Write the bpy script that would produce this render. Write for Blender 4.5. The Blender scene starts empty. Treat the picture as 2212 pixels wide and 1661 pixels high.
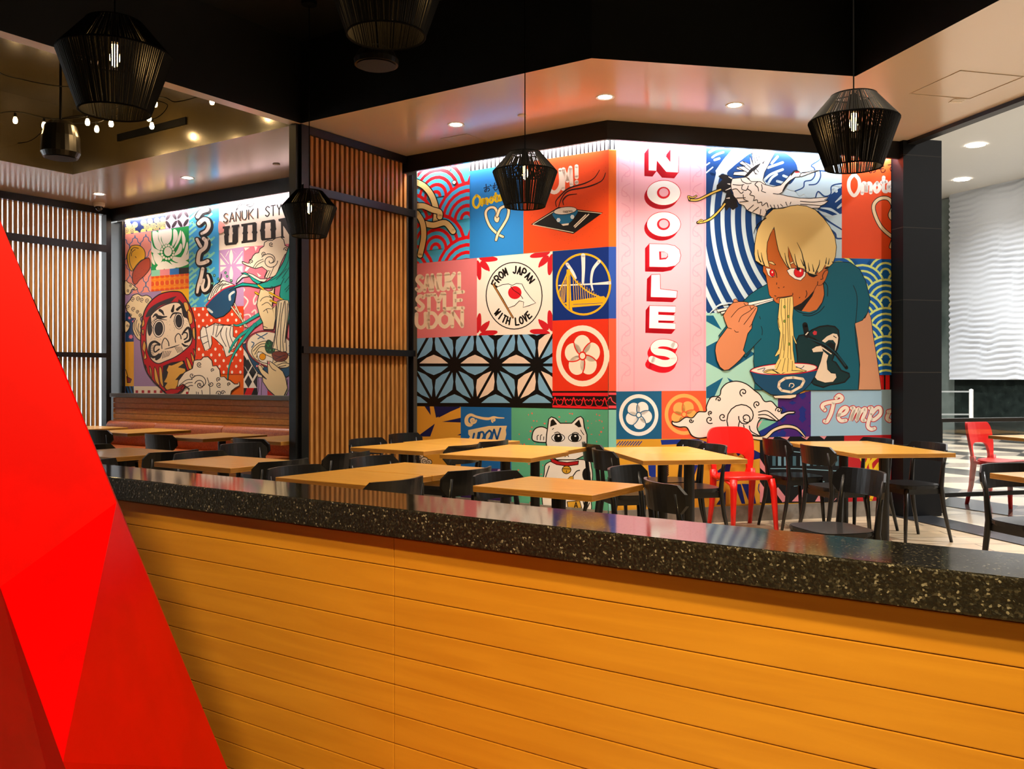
import bpy, bmesh, math, random
from mathutils import Vector, Matrix
random.seed(7)
C = bpy.context.scene.collection
PI = math.pi
# ---------------------------------------------------------------- camera, world, exposure
F, CX, VH, H = 1970.0, 1106.0, 818.0, 1.30        # focal length in px, principal column, horizon row, lens height
cam_d = bpy.data.cameras.new('camera'); cam = bpy.data.objects.new('camera', cam_d); C.objects.link(cam)
cam.location = (0, 0, H); cam.rotation_euler = (PI/2, 0, 0)
cam_d.sensor_width = 36.0; cam_d.lens = 36.0*F/2212.0; cam_d.shift_y = -12.5/2212.0
cam_d.clip_start = 0.05; cam_d.clip_end = 200
sc = bpy.context.scene; sc.camera = cam
sc.view_settings.view_transform = 'Standard'; sc.view_settings.look = 'None'
sc.view_settings.exposure = 0.55; sc.view_settings.gamma = 1.0; sc.view_settings.use_curve_mapping = False
sc.cycles.max_bounces = 8; sc.cycles.diffuse_bounces = 3; sc.cycles.glossy_bounces = 4
sc.cycles.transmission_bounces = 6; sc.cycles.transparent_max_bounces = 12
sc.cycles.sample_clamp_indirect = 6.0; sc.cycles.use_denoising = True
sc.cycles.caustics_reflective = False; sc.cycles.caustics_refractive = False
w = bpy.data.worlds.new('world'); sc.world = w; w.use_nodes = True
w.node_tree.nodes['Background'].inputs[0].default_value = (0.9, 0.95, 1.0, 1); w.node_tree.nodes['Background'].inputs[1].default_value = 0.02

# ---------------------------------------------------------------- frames measured in the place
ang = math.radians(34.05)
DP = Vector((math.sin(ang), math.cos(ang), 0)); DA = Vector((-math.cos(ang), math.sin(ang), 0))   # away from us / leftwards along the long wall
angb = math.radians(14.0)
DB = Vector((math.cos(angb), math.sin(angb), 0)); DC = Vector((-math.sin(angb), math.cos(angb), 0))  # along / away through the chamfered wall
ZC = 3.535                                          # soffit height
RA = math.atan2(-DA.y, -DA.x)                       # z-rotation of things squared to the long wall (local +x = -DA, local +y = DP)
RB = angb
def ray(u, v): return Vector(((u-CX)/F, 1.0, (VH-v)/F))
CAM = Vector((0, 0, H))
def atz(u, v, z):
    r = ray(u, v); t = (z-H)/r.z; return CAM + r*t
def atd(u, v, d): return CAM + ray(u, v)*d
def onplane(u, v, p0, n):
    r = ray(u, v); return CAM + r*(n.dot(p0-CAM)/n.dot(r))
KH = atz(1312, 259.5, ZC)                           # header corner at the soffit
def isect(ca, cb):                                  # DP.p = ca and DC.p = cb
    det = DP.x*DC.y-DP.y*DC.x
    return Vector(((ca*DC.y-DP.y*cb)/det, (DP.x*cb-ca*DC.x)/det, 0))
cA0, cB0 = DP.dot(KH), DC.dot(KH)
KM = isect(cA0+0.12, cB0+0.12)                      # corner of the mural walls
SB = 2.95                                           # length of the chamfered wall
def WA(s, t, z): return Vector((KM.x, KM.y, 0)) + DA*s - DP*t + Vector((0, 0, z))
def WB(s, t, z): return Vector((KM.x, KM.y, 0)) + DB*s - DC*t + Vector((0, 0, z))
def spx(u):                                         # s along the long wall at image column u
    p = onplane(u, VH, KM, DP); return (p-Vector((KM.x, KM.y, p.z))).dot(DA)
def bpx(u):
    p = onplane(u, VH, KM, DC); return (p-Vector((KM.x, KM.y, p.z))).dot(DB)

# ---------------------------------------------------------------- lights of the place (strip lamps under the header, general daylight of the mall) and added table fill
def lamp(name, kind, loc, energy, color, direction=None, size=None, size_y=None, spot=None, blend=0.6, rad=None, xaxis=None):
    d = bpy.data.lights.new(name, kind); d.energy = energy; d.color = color
    o = bpy.data.objects.new(name, d); C.objects.link(o); o.location = loc
    if kind == 'AREA':
        d.shape = 'RECTANGLE'; d.size = size; d.size_y = size_y or size
    if kind == 'SPOT': d.spot_size = math.radians(spot or 90); d.spot_blend = blend
    if rad is not None and kind in ('POINT', 'SPOT'): d.shadow_soft_size = rad
    if direction is not None:
        z = -Vector(direction).normalized()
        x = Vector(xaxis) if xaxis is not None else Vector((0, 0, 1)).cross(z)
        if x.length < 1e-4: x = Vector((1, 0, 0))
        x = (x - z*x.dot(z)).normalized(); y = z.cross(x)
        m = Matrix((x, y, z)).transposed().to_4x4(); m.translation = Vector(loc); o.matrix_world = m
    return o
WARM = (1.0, 0.60, 0.24); COOL = (0.90, 0.93, 1.0); PINKW = (1.0, 0.90, 0.93)
sA1, sA2, sL1, sL2 = 0.03, spx(901), spx(650), spx(270)
LEDE = 6.5
for W_, d_, n_, s0_, s1_, k_, c_ in ((WA, DA, DP, sA1, sA2, 2.0, PINKW), (WA, DA, DP, sL1, sL2, 3.4, PINKW), (WB, DB, DC, 0.05, SB-0.05, 3.4, COOL)):
    lamp('led_strip_light', 'AREA', W_((s0_+s1_)/2, 0.055, 3.42), LEDE*k_, c_, -Vector((0, 0, 1))+n_*0.40, s1_-s0_, 0.02, xaxis=d_)
# mall daylight, coming down from its high ceiling
for x_, y_, e_ in ((5.6, 12.2, 900), (9.6, 13.0, 900), (7.6, 15.5, 900), (5.8, 18.5, 900), (9.0, 18.3, 700), (12.5, 10.5, 800), (8.6, 9.0, 1000), (6.9, 5.6, 1300), (10.5, 5.0, 900)):
    lamp('mall_light', 'SPOT', (x_, y_, 5.58), e_, (1.0, 0.98, 0.95), (0, 0, -1), spot=150, blend=1.0, rad=0.12)
# kitchen lamps above the walkway where we stand
lamp('walkway_light', 'SPOT', (0.9, -0.6, 3.4), 330, (1.0, 0.72, 0.30), (-0.10, 0.62, -1.0), spot=95, blend=0.8, rad=0.10)
lamp('walkway_light', 'SPOT', (-0.9, -0.3, 3.45), 240, (1.0, 0.70, 0.34), (-0.02, 0.72, -1.0), spot=85, blend=0.8, rad=0.10)
# unseen fill spots added in the black coffer to brighten the tables
for x_, y_, e_ in ((-0.7, 4.3, 190), (0.9, 4.1, 170), (2.5, 3.6, 130)):
    lamp('coffer_fill_light', 'SPOT', (x_, y_, 4.2), e_, (1.0, 0.80, 0.58), (0.08, 0.42, -1.0), spot=80, blend=0.7, rad=0.06)

# ---------------------------------------------------------------- materials
def lin(c):
    if isinstance(c, str):
        c = c.lstrip('#'); c = [int(c[i:i+2], 16)/255 for i in (0, 2, 4)]
    return tuple((x/12.92 if x <= 0.04045 else ((x+0.055)/1.055)**2.4) for x in c)
MATS = {}
def mat(name, col, rough=0.5, metal=0.0, spec=0.5, emit=None, estr=0.0, coat=0.0, coatr=0.1, alpha=1.0, trans=0.0):
    if name in MATS: return MATS[name]
    m = bpy.data.materials.new(name); m.use_nodes = True; b = m.node_tree.nodes['Principled BSDF']
    b.inputs['Base Color'].default_value = (*lin(col), 1); b.inputs['Roughness'].default_value = rough
    b.inputs['Metallic'].default_value = metal; b.inputs['Specular IOR Level'].default_value = spec
    b.inputs['Coat Weight'].default_value = coat; b.inputs['Coat Roughness'].default_value = coatr
    b.inputs['Alpha'].default_value = alpha; b.inputs['Transmission Weight'].default_value = trans
    if emit: b.inputs['Emission Color'].default_value = (*lin(emit), 1); b.inputs['Emission Strength'].default_value = estr
    MATS[name] = m; return m
def nodes(m): return m.node_tree.nodes, m.node_tree.links, m.node_tree.nodes['Principled BSDF']
def wood(name, c1, c2, scale=(1.0, 14.0, 14.0), rough=0.45, spec=0.4, bump=0.05, coat=0.0):
    m = mat(name, c1, rough, spec=spec, coat=coat); n, l, b = nodes(m)
    tc = n.new('ShaderNodeTexCoord'); mp = n.new('ShaderNodeMapping'); mp.inputs['Scale'].default_value = scale
    nz = n.new('ShaderNodeTexNoise'); nz.inputs['Scale'].default_value = 3.2; nz.inputs['Detail'].default_value = 6; nz.inputs['Distortion'].default_value = 0.6
    cr = n.new('ShaderNodeValToRGB'); cr.color_ramp.elements[0].position = 0.32; cr.color_ramp.elements[1].position = 0.72
    cr.color_ramp.elements[0].color = (*lin(c2), 1); cr.color_ramp.elements[1].color = (*lin(c1), 1)
    l.new(tc.outputs['Object'], mp.inputs[0]); l.new(mp.outputs[0], nz.inputs['Vector']); l.new(nz.outputs['Fac'], cr.inputs[0]); l.new(cr.outputs[0], b.inputs['Base Color'])
    if bump:
        bp = n.new('ShaderNodeBump'); bp.inputs['Strength'].default_value = bump; bp.inputs['Distance'].default_value = 0.01
        l.new(nz.outputs['Fac'], bp.inputs['Height']); l.new(bp.outputs[0], b.inputs['Normal'])
    return m
def noisy(name, c1, c2, scale=30, rough=0.5, lo=0.4, hi=0.6, **k):
    m = mat(name, c1, rough, **k); n, l, b = nodes(m)
    tc = n.new('ShaderNodeTexCoord'); nz = n.new('ShaderNodeTexNoise'); nz.inputs['Scale'].default_value = scale; nz.inputs['Detail'].default_value = 4
    cr = n.new('ShaderNodeValToRGB'); cr.color_ramp.elements[0].position = lo; cr.color_ramp.elements[1].position = hi
    cr.color_ramp.elements[0].color = (*lin(c1), 1); cr.color_ramp.elements[1].color = (*lin(c2), 1)
    l.new(tc.outputs['Object'], nz.inputs['Vector']); l.new(nz.outputs['Fac'], cr.inputs[0]); l.new(cr.outputs[0], b.inputs['Base Color'])
    return m
black_paint = mat('black_paint', '#141416', 0.45, spec=0.4)
black_metal = mat('black_metal', '#0d0d0e', 0.4, spec=0.45)
dark_ceiling = mat('dark_ceiling_paint', '#131311', 0.42, spec=0.5)
olive_paint = mat('olive_gloss_paint', '#453a20', 0.25, spec=0.8, coat=1.0, coatr=0.14)
soffit_paint = mat('soffit_paint', '#d2bda4', 0.21, spec=0.85)
wall_plain = mat('wall_plain', '#8d8a86', 0.7)
white_paint = mat('white_paint', '#e9eaea', 0.55)

# ---------------------------------------------------------------- mesh helpers
def mesh_obj(name, verts, faces, mats, midx=None, parent=None, smooth=False):
    me = bpy.data.meshes.new(name); me.from_pydata([tuple(v) for v in verts], [], faces)
    if not isinstance(mats, (list, tuple)): mats = [mats]
    for m in mats: me.materials.append(m)
    if midx:
        for p, i in zip(me.polygons, midx): p.material_index = i
    if smooth:
        for p in me.polygons: p.use_smooth = True
    me.update()
    o = bpy.data.objects.new(name, me); C.objects.link(o)
    if parent: o.parent = parent
    return o
class MB:
    def __init__(self): self.v, self.f, self.m = [], [], []
    def add(self, vs, fs, mi=0):
        b = len(self.v); self.v += [Vector(x) for x in vs]; self.f += [tuple(i+b for i in f) for f in fs]; self.m += [mi]*len(fs); return self
    def box(self, x0, x1, y0, y1, z0, z1, mi=0, M=None):
        vs = [Vector((x, y, z)) for z in (z0, z1) for y in (y0, y1) for x in (x0, x1)]
        if M: vs = [M @ p for p in vs]
        return self.add(vs, [(0, 2, 3, 1), (4, 5, 7, 6), (0, 1, 5, 4), (2, 6, 7, 3), (0, 4, 6, 2), (1, 3, 7, 5)], mi)
    def bevbox(self, x0, x1, y0, y1, z0, z1, r=0.006, mi=0, M=None):
        bm = bmesh.new(); bmesh.ops.create_cube(bm, size=1)
        for p in bm.verts: p.co = Vector(((x0+x1)/2+p.co.x*(x1-x0), (y0+y1)/2+p.co.y*(y1-y0), (z0+z1)/2+p.co.z*(z1-z0)))
        bmesh.ops.bevel(bm, geom=list(bm.edges), offset=r, segments=2, affect='EDGES', profile=0.6)
        bm.verts.index_update(); vs = [p.co.copy() for p in bm.verts]
        if M: vs = [M @ p for p in vs]
        fs = [tuple(q.index for q in f.verts) for f in bm.faces]; bm.free(); return self.add(vs, fs, mi)
    def fbox(self, org, ax, ay, az, mi=0):       # box from a corner and three edge vectors
        o = Vector(org); vs = [o+ax*i+ay*j+az*k for k in (0, 1) for j in (0, 1) for i in (0, 1)]
        fs = [(0, 2, 3, 1), (4, 5, 7, 6), (0, 1, 5, 4), (2, 6, 7, 3), (0, 4, 6, 2), (1, 3, 7, 5)]
        if ax.cross(ay).dot(az) < 0: fs = [tuple(reversed(f)) for f in fs]
        return self.add(vs, fs, mi)
    def tube(self, pts, rad, n=8, mi=0, cap=True, closed=False):
        pts = [Vector(p) for p in pts]; k = len(pts); rs = rad if isinstance(rad, (list, tuple)) else [rad]*k
        vs = []; up = None
        for i, p in enumerate(pts):
            t = ((pts[(i+1) % k]-pts[i-1]) if closed else (pts[min(i+1, k-1)]-pts[max(i-1, 0)])).normalized()
            if up is None: up = Vector((0, 0, 1)) if abs(t.z) < 0.9 else Vector((1, 0, 0))
            a = (up - t*up.dot(t)).normalized(); up = a; b = t.cross(a)
            for j in range(n):
                q = 2*PI*j/n; vs.append(p+(a*math.cos(q)+b*math.sin(q))*rs[i])
        fs = []
        for i in range(k if closed else k-1):
            for j in range(n):
                i2 = (i+1) % k; fs.append((i*n+j, i*n+(j+1) % n, i2*n+(j+1) % n, i2*n+j))
        if cap and not closed: fs += [tuple(range(n-1, -1, -1)), tuple((k-1)*n+j for j in range(n))]
        return self.add(vs, fs, mi)
    def lathe(self, prof, n=24, mi=0, o=(0, 0, 0), cap0=False, cap1=False):
        o = Vector(o); vs = []
        for r, z in prof:
            for j in range(n): vs.append(o+Vector((r*math.cos(2*PI*j/n), r*math.sin(2*PI*j/n), z)))
        fs = [(i*n+j, i*n+(j+1) % n, (i+1)*n+(j+1) % n, (i+1)*n+j) for i in range(len(prof)-1) for j in range(n)]
        if cap0: fs.append(tuple(range(n-1, -1, -1)))
        if cap1: fs.append(tuple((len(prof)-1)*n+j for j in range(n)))
        return self.add(vs, fs, mi)
    def prism(self, poly, z0, z1, mi=0):          # poly: list of 2D/3D points, ccw
        n = len(poly); vs = [Vector((p[0], p[1], z0)) for p in poly]+[Vector((p[0], p[1], z1)) for p in poly]
        a = sum(poly[i][0]*poly[(i+1) % n][1]-poly[(i+1) % n][0]*poly[i][1] for i in range(n))
        fs = [tuple(range(n-1, -1, -1)), tuple(range(n, 2*n))]+[(i, (i+1) % n, n+(i+1) % n, n+i) for i in range(n)]
        if a < 0: fs = [tuple(reversed(f)) for f in fs]
        return self.add(vs, fs, mi)
    def build(self, name, mats, parent=None, smooth=False):
        return mesh_obj(name, self.v, self.f, mats, self.m, parent, smooth)
def tag(o, label, cat, group=None, kind=None):
    o['label'] = label; o['category'] = cat
    if group: o['group'] = group
    if kind: o['kind'] = kind
    return o
def struct(o): o['kind'] = 'structure'; return o
def thing(name, label, cat, loc=(0, 0, 0), rot=0.0, group=None):
    o = bpy.data.objects.new(name, None); C.objects.link(o); o.location = loc; o.rotation_euler = (0, 0, rot)
    o.empty_display_size = 0.1
    return tag(o, label, cat, group)
def dup(root, loc, rot, label, group=None):
    r = root.copy(); C.objects.link(r); r.location = loc; r.rotation_euler = (0, 0, rot); r['label'] = label
    if group: r['group'] = group
    for ch in root.children:
        c = ch.copy(); C.objects.link(c); c.parent = r
        for g in ch.children:
            d = g.copy(); C.objects.link(d); d.parent = c
    return r
# ================================================================ STRUCTURE
def V2(p, z): return Vector((p.x, p.y, z))
a_ = atz(650, 266.5, ZC); b_ = atz(1275, 124, ZC); c_ = atz(1848, 165, ZC)
a2 = atz(638, 269, ZC); g_ = atz(157, 377, ZC)
# square the coffers to the walls
b_ = a_ + (-DA)*((b_-a_).dot(-DA)); a2 = a_ + DA*max(0.12, (a2-a_).dot(DA)); g_ = a2 + DA*((g_-a2).dot(DA))
P1 = atz(1955, 305, ZC) + DC*0.2
LB = 11.0
ZT = 4.25
def flat(pts, z): return [V2(p, z) for p in pts]
Kz = Vector((KM.x, KM.y, 0))
gl = g_ + DA*3.0; WAL = Kz + DA*10.5
mb = MB()
for poly in ([WAL, Kz, b_, a_, a2, g_, gl], [gl, g_, g_-DP*LB, gl-DP*LB], [a2, a_, a_-DP*LB, a2-DP*LB],
             [Kz, P1+DB*0.02, c_, b_], [c_, P1+DB*0.02, P1+DB*0.02-DC*LB, c_-DC*LB]):
    mb.add(flat(poly, ZC), [tuple(range(len(poly)))])
for p in mb.f: pass
ceil = struct(mb.build('ceiling', [soffit_paint]))
mb = MB()
cen = [a_, b_, c_, c_-DC*LB, a_-DP*LB]
for p, q in zip(cen[:3]+[a_-DP*LB], cen[1:4]+[a_]): mb.add([V2(p, ZC), V2(q, ZC), V2(q, ZT), V2(p, ZT)], [(0, 1, 2, 3)])
mb.add(flat(cen, ZT), [(0, 1, 2, 3, 4)])
struct(mb.build('ceiling', [dark_ceiling]))
mb = MB()
lef = [a2, g_, g_-DP*LB, a2-DP*LB]
for i in range(4): p, q = lef[i], lef[(i+1) % 4]; mb.add([V2(p, ZC), V2(q, ZC), V2(q, ZT), V2(p, ZT)], [(0, 1, 2, 3)])
mb.add(flat(lef, ZT), [(0, 1, 2, 3)])
struct(mb.build('ceiling', [olive_paint]))
# storefront header over the opening to the mall, and mall ceiling
mb = MB(); mb.fbox(V2(P1, ZC-0.035), DB*0.10, -DC*LB, Vector((0, 0, 2.4)))
struct(mb.build('trim_1', [black_paint]))
mb = MB(); mb.add([(-20, -6, 5.62), (30, -6, 5.62), (30, 30, 5.62), (-20, 30, 5.62)], [(0, 3, 2, 1)])
struct(mb.build('ceiling', [mat('mall_ceiling_paint', '#d9d6d0', 0.6)]))

# ---- long mural wall, chamfered wall (plaster behind the printed murals), header
tile_dark = mat('dark_tile', '#191512', 0.22, spec=0.5)
base_tile = noisy('base_tile', '#8d857b', '#7b746b', 14, 0.4)
sEnd = spx(243)
mb = MB(); mb.fbox(WA(0, -0.26, 0), DA*(sEnd+0.3), DP*0.25, Vector((0, 0, 4.3)))
struct(mb.build('wall_left', [wall_plain]))
mb = MB(); mb.fbox(WB(0, -0.26, 0), DB*(SB+0.4), DC*0.25, Vector((0, 0, 4.3)))
struct(mb.build('wall_right', [wall_plain]))
HZ = 3.373
def header(name, s0, s1, W, d, n):
    mb = MB(); mb.fbox(W(s0, 0.12, HZ), d*(s1-s0), n*0.035, Vector((0, 0, ZC-HZ+0.02))); return struct(mb.build(name, [black_paint]))
header('trim_2', -0.0535, spx(244.5), WA, DA, DP)
header('trim_3', -0.0535, SB+0.13, WB, DB, DC)
mb = MB(); mb.fbox(WA(sA1-0.03, 0.012, 0), DA*(sA2-0.0), -DP*0.012, Vector((0, 0, 0.142)))
mb.fbox(WB(0.0, 0.012, 0), DB*SB, -DC*0.012, Vector((0, 0, 0.142)))
struct(mb.build('baseboard_back', [base_tile]))
# pier that ends the chamfered wall: tiled reveal and dark face
pS = bpx(1925.8); pier = MB()
pier.fbox(WB(pS, 0.17, 0), DB*0.42, DC*0.40, Vector((0, 0, ZC+0.02)))
for z in (0.62, 1.30, 1.98, 2.66):
    pass
pm = mat('pier_tile', '#20242c', 0.5, spec=0.25); n_, l_, b_n = nodes(pm)
tc = n_.new('ShaderNodeTexCoord'); sx = n_.new('ShaderNodeSeparateXYZ'); l_.new(tc.outputs['Object'], sx.inputs[0])
md = n_.new('ShaderNodeMath'); md.operation = 'PINGPONG'; md.inputs[1].default_value = 0.34; l_.new(sx.outputs['Z'], md.inputs[0])
lt = n_.new('ShaderNodeMath'); lt.operation = 'LESS_THAN'; lt.inputs[1].default_value = 0.003; l_.new(md.outputs[0], lt.inputs[0])
mx = n_.new('ShaderNodeMix'); mx.data_type = 'RGBA'; mx.inputs[6].default_value = (*lin('#090b0f'), 1); mx.inputs[7].default_value = (*lin('#3a362e'), 1)
l_.new(lt.outputs[0], mx.inputs[0]); l_.new(mx.outputs[2], b_n.inputs['Base Color'])
struct(pier.build('wall_pier', [pm]))
# dark tiled reveal at the far left end of the long wall
mb = MB(); mb.fbox(WA(spx(270)+0.012, 0.035, 0), DA*(sEnd-spx(270)+0.1), -DP*(-0.06), Vector((0, 0, HZ)))
struct(mb.build('wall_reveal', [tile_dark]))

# ---- floors
def planks(name, c1, c2, c3, ang_, scale, rough):
    m = mat(name, c1, rough, spec=0.5); n, l, b = nodes(m)
    tc = n.new('ShaderNodeTexCoord'); mp = n.new('ShaderNodeMapping'); mp.inputs['Rotation'].default_value = (0, 0, ang_); mp.inputs['Scale'].default_value = (scale,)*3
    br = n.new('ShaderNodeTexBrick'); br.inputs['Color1'].default_value = (*lin(c1), 1); br.inputs['Color2'].default_value = (*lin(c2), 1); br.inputs['Mortar'].default_value = (*lin(c3), 1)
    br.inputs['Scale'].default_value = 1; br.inputs['Mortar Size'].default_value = 0.006; br.inputs['Brick Width'].default_value = 1.2; br.inputs['Row Height'].default_value = 0.3; br.inputs['Bias'].default_value = -0.2
    l.new(tc.outputs['Object'], mp.inputs[0]); l.new(mp.outputs[0], br.inputs['Vector']); l.new(br.outputs['Color'], b.inputs['Base Color']); return m
TI = atz(1923, 1114, 0)                              # inner edge of the storefront track
mb = MB()
pts = [TI-DC*14, TI+DC*1.2, WA(-0.3, -0.3, 0), WA(12, -0.3, 0), WA(12, 14, 0)]
mb.add(flat(pts, 0), [tuple(range(len(pts)))])
struct(mb.build('floor', [planks('plank_tile', '#c9b394', '#bda684', '#5d5142', -RB+0.25, 1.0, 0.3)]))
mb = MB(); mb.fbox(V2(TI, -0.02)-DC*14, DB*0.35, DC*15, Vector((0, 0, 0.028)))
struct(mb.build('trim_4', [mat('track_metal', '#3a3d42', 0.35, metal=0.6)]))
# mall floor: tumbling-block pattern in cream, taupe and charcoal stone
R = 0.80; mb = MB(); T0 = TI+DB*0.35
for i in range(-2, 16):
    for j in range(-14, 22):
        cx = (i+0.5*(j % 2))*R*math.sqrt(3); cy = j*1.5*R
        hx = [Vector((cx+R*math.sin(PI/3*k), cy+R*math.cos(PI/3*k), 0)) for k in range(6)]; c0 = Vector((cx, cy, 0))
        for q, mi in ((0, 0), (2, 1), (4, 2)):
            qd = [c0, hx[q], hx[(q+1) % 6], hx[(q+2) % 6]]
            # rotate into place and keep what lies beyond the track
            w_ = [T0 + DB*(p.x*math.cos(0.2)-p.y*math.sin(0.2)) + DC*(p.x*math.sin(0.2)+p.y*math.cos(0.2)) for p in qd]
            if all((p-T0).dot(DB) > -0.001 for p in w_): mb.add([V2(p, 0.002) for p in w_], [(0, 3, 2, 1)], mi)
mm = [mat('stone_cream', '#d9ccb4', 0.16), mat('stone_taupe', '#a2978a', 0.16), mat('stone_charcoal', '#4b4a48', 0.16)]
struct(mb.build('floor', mm))
mb = MB(); mb.add([V2(p, -0.004) for p in (T0-DC*14, T0-DC*14+DB*25, T0+DC*30+DB*25, T0+DC*30)], [(0, 1, 2, 3)])
struct(mb.build('floor', [mm[0]]))

# ---- mall walls in the distance
wA0, wA1 = Vector((10.43, 21.5, 0)), Vector((15.2, 9.6, 0)); wd = (wA1-wA0).normalized(); wn = Vector((-wd.y, wd.x, 0))
if wn.dot(-wA0) < 0: wn = -wn
nx, nz = 110, 150; L_ = 12.8; vs, fs = [], []
for k in range(nz+1):
    for i in range(nx+1):
        x, z = L_*i/nx, 1.28+4.36*k/nz
        d = 0.05*math.sin(z*2*PI/0.125+1.5*math.sin(x*2*PI/1.15+z*1.1)+0.9*math.sin(x*2*PI/0.53-z*2.3))*(0.65+0.35*math.sin(x*1.7+z*2.9))
        vs.append(wA0+wd*x+wn*(0.16+d*0.5)+Vector((0, 0, z)))
for k in range(nz):
    for i in range(nx): q = k*(nx+1)+i; fs.append((q, q+1, q+nx+2, q+nx+1))
for o in [mesh_obj('wall_mall', vs, fs, [mat('wavy_plaster', '#d3dae4', 0.5)], smooth=True)]: struct(o)
stone = noisy('dark_polished_stone', '#1a211f', '#2a3431', 6, 0.06, 0.35, 0.7, spec=0.8)
mb = MB(); mb.fbox(wA0, wd*13, -wn*0.3, Vector((0, 0, 5.7))); struct(mb.build('wall_mall', [stone]))
mb = MB(); mb.fbox(wA0-wd*5.5-wn*0.05, wd*5.5, -wn*0.3, Vector((0, 0, 5.6)))
struct(mb.build('wall_mall', [noisy('dark_glass_cladding', '#7d8a87', '#4a5855', 0.7, 0.25, 0.4, 0.6, spec=0.8)]))  # mall reflection in the dark glass put into the colour as greyish tones
# far back of the mall and the room behind the camera
mb = MB(); mb.add([(-8, 27, 0), (20, 27, 0), (20, 27, 5.7), (-8, 27, 5.7)], [(0, 1, 2, 3)])
mb.add([(18, -6, 0), (18, 27, 0), (18, 27, 5.7), (18, -6, 5.7)], [(0, 3, 2, 1)])
struct(mb.build('wall_mall', [mat('mall_wall_paint', '#cfd2d2', 0.6)]))
mb = MB(); mb.add([(-14, -5, 0), (18, -5, 0), (18, -5, 5.7), (-14, -5, 5.7)], [(0, 3, 2, 1)])
struct(mb.build('wall_back', [mat('back_wall_paint', '#4a3a2c', 0.7)]))

# ================================================================ SLATTED SCREENS
slat_wood = wood('slat_wood', '#c98f48', '#a56d30', (12, 12, 1.2), 0.5)
panel_brown = mat('panel_brown', '#4a2a10', 0.6)
pe = atz(652, 269.5, ZC)                              # near top corner of the middle screen
mS = sum(((Vector((0, 0, 0))) for _ in ()), Vector((0, 0, 0)))
def linem(u, p0, d):                                  # distance along line p0+d*m seen at column u
    kx = (u-CX)/F; return (kx*p0.y-p0.x)/(d.x-kx*d.y)
pe0 = V2(pe, 0); mEnd = (KM-pe0).dot(DP)              # run from the near end to the mural wall
t = thing('slatted_screen', 'wood slat room divider with black frame standing between the two murals', 'room divider', pe0, RA)
# local frame: +x = -DA (towards the bright mural), +y = DP
fr = MB()
fr.box(-0.085, 0.0, -0.07, 0.06, 0, ZC-0.004); fr.box(0.0, 0.03, -0.03, 0.055, 0, ZC-0.004)
fr.box(-0.05, 0.03, 0.05, mEnd-0.125, ZC-0.075, ZC-0.004)
fr.box(-0.03, 0.02, mEnd-0.03, mEnd-0.008, 0, HZ-0.01)
fr.build('frame', [black_metal], t)
for z0, z1 in ((2.935, 3.005), (1.525, 1.585)):
    r = MB(); r.box(-0.01, 0.045, -0.02, mEnd-0.006, z0, z1); r.build('rail', [black_metal], t)
bk = MB(); bk.box(-0.07, -0.05, 0.06, mEnd-0.125, 0.0, ZC-0.08); bk.box(-0.07, -0.05, mEnd-0.125, mEnd-0.03, 0.0, HZ-0.012); bk.build('backing_panel', [panel_brown], t)
m0, m1 = linem(659.5, pe0, DP), linem(891, pe0, DP); pit = (m1-m0)/23
sl = None
for i in range(24):
    y = m0+pit*i
    top = ZC-0.075 if y < mEnd-0.16 else HZ-0.012
    if y+pit*0.55 > mEnd-0.03: continue
    s = MB(); s.box(-0.05, 0.0, y, y+pit*0.52, 0.0, top); s.build('slat', [slat_wood], t)
# the window screen at the far left end
e0 = V2(atz(243, 453, ZC), 0)
t = thing('slatted_screen', 'tall wood slat window screen with daylight between slats, at the far left corner', 'window screen', e0-DP*0.02, RA)
fr = MB(); mL = linem(228, e0, -DP); mz = 5.2
fr.box(-0.06, 0.05, -mL, -0.03, 0, ZC-0.004); fr.box(-0.06, 0.05, -mz, -mL, ZC-0.09, ZC-0.004); fr.build('frame', [black_metal], t)
for z0, z1 in ((2.955, 3.045), (1.575, 1.635)):
    r = MB(); r.box(0.03, 0.07, -mz, -mL+0.002, z0, z1); r.build('rail', [black_metal], t)
q0, q1 = linem(218, e0, -DP), linem(8.5, e0, -DP); pitL = (q1-q0)/20
for i in range(-1, 38):
    y = -(q0+pitL*i)
    if -y > mz-0.05 or -y < mL+0.02: continue
    s = MB(); s.box(-0.012, 0.012, y-pitL*0.78, y-pitL*0.22, 0.0, ZC-0.09); s.build('slat', [slat_wood], t)
gm = mat('window_glass', '#ffffff', 0.02, trans=1.0); 
wg = MB(); wg.box(-0.12, -0.11, -mz, -mL, 0, ZC); wo = wg.build('window_1', [gm]); wo.location = e0-DP*0.02; wo.rotation_euler = (0, 0, RA); struct(wo)
# bright concourse beyond that window
wq = e0+DA*2.6
mb = MB(); mb.fbox(wq+DP*6, -DP*16, DA*0.1, Vector((0, 0, 5.6))); struct(mb.build('wall_concourse', [white_paint]))
mb = MB(); mb.fbox(e0+DP*3+DA*0.075+Vector((0, 0, -0.02)), -DP*14, DA*2.6, Vector((0, 0, 0.02))); struct(mb.build('floor', [mat('concourse_stone', '#cfc6b6', 0.25)]))
lamp('concourse_light', 'AREA', e0+DA*0.7-DP*2.6+Vector((0, 0, 3.4)), 500, (0.92, 0.97, 1.0), DA*0.6+Vector((0, 0, -1)), 1.0, 7, xaxis=DA)
sg = MB(); sg.fbox(wq-DA*0.06+DP*0.2+Vector((0, 0, 1.55)), -DP*1.1, DA*0.05, Vector((0, 0, 0.85)))
tag(sg.build('poster', [mat('poster_red', '#d8321c', 0.5)]), 'red poster on the concourse wall seen through the far left slats', 'poster')
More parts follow.
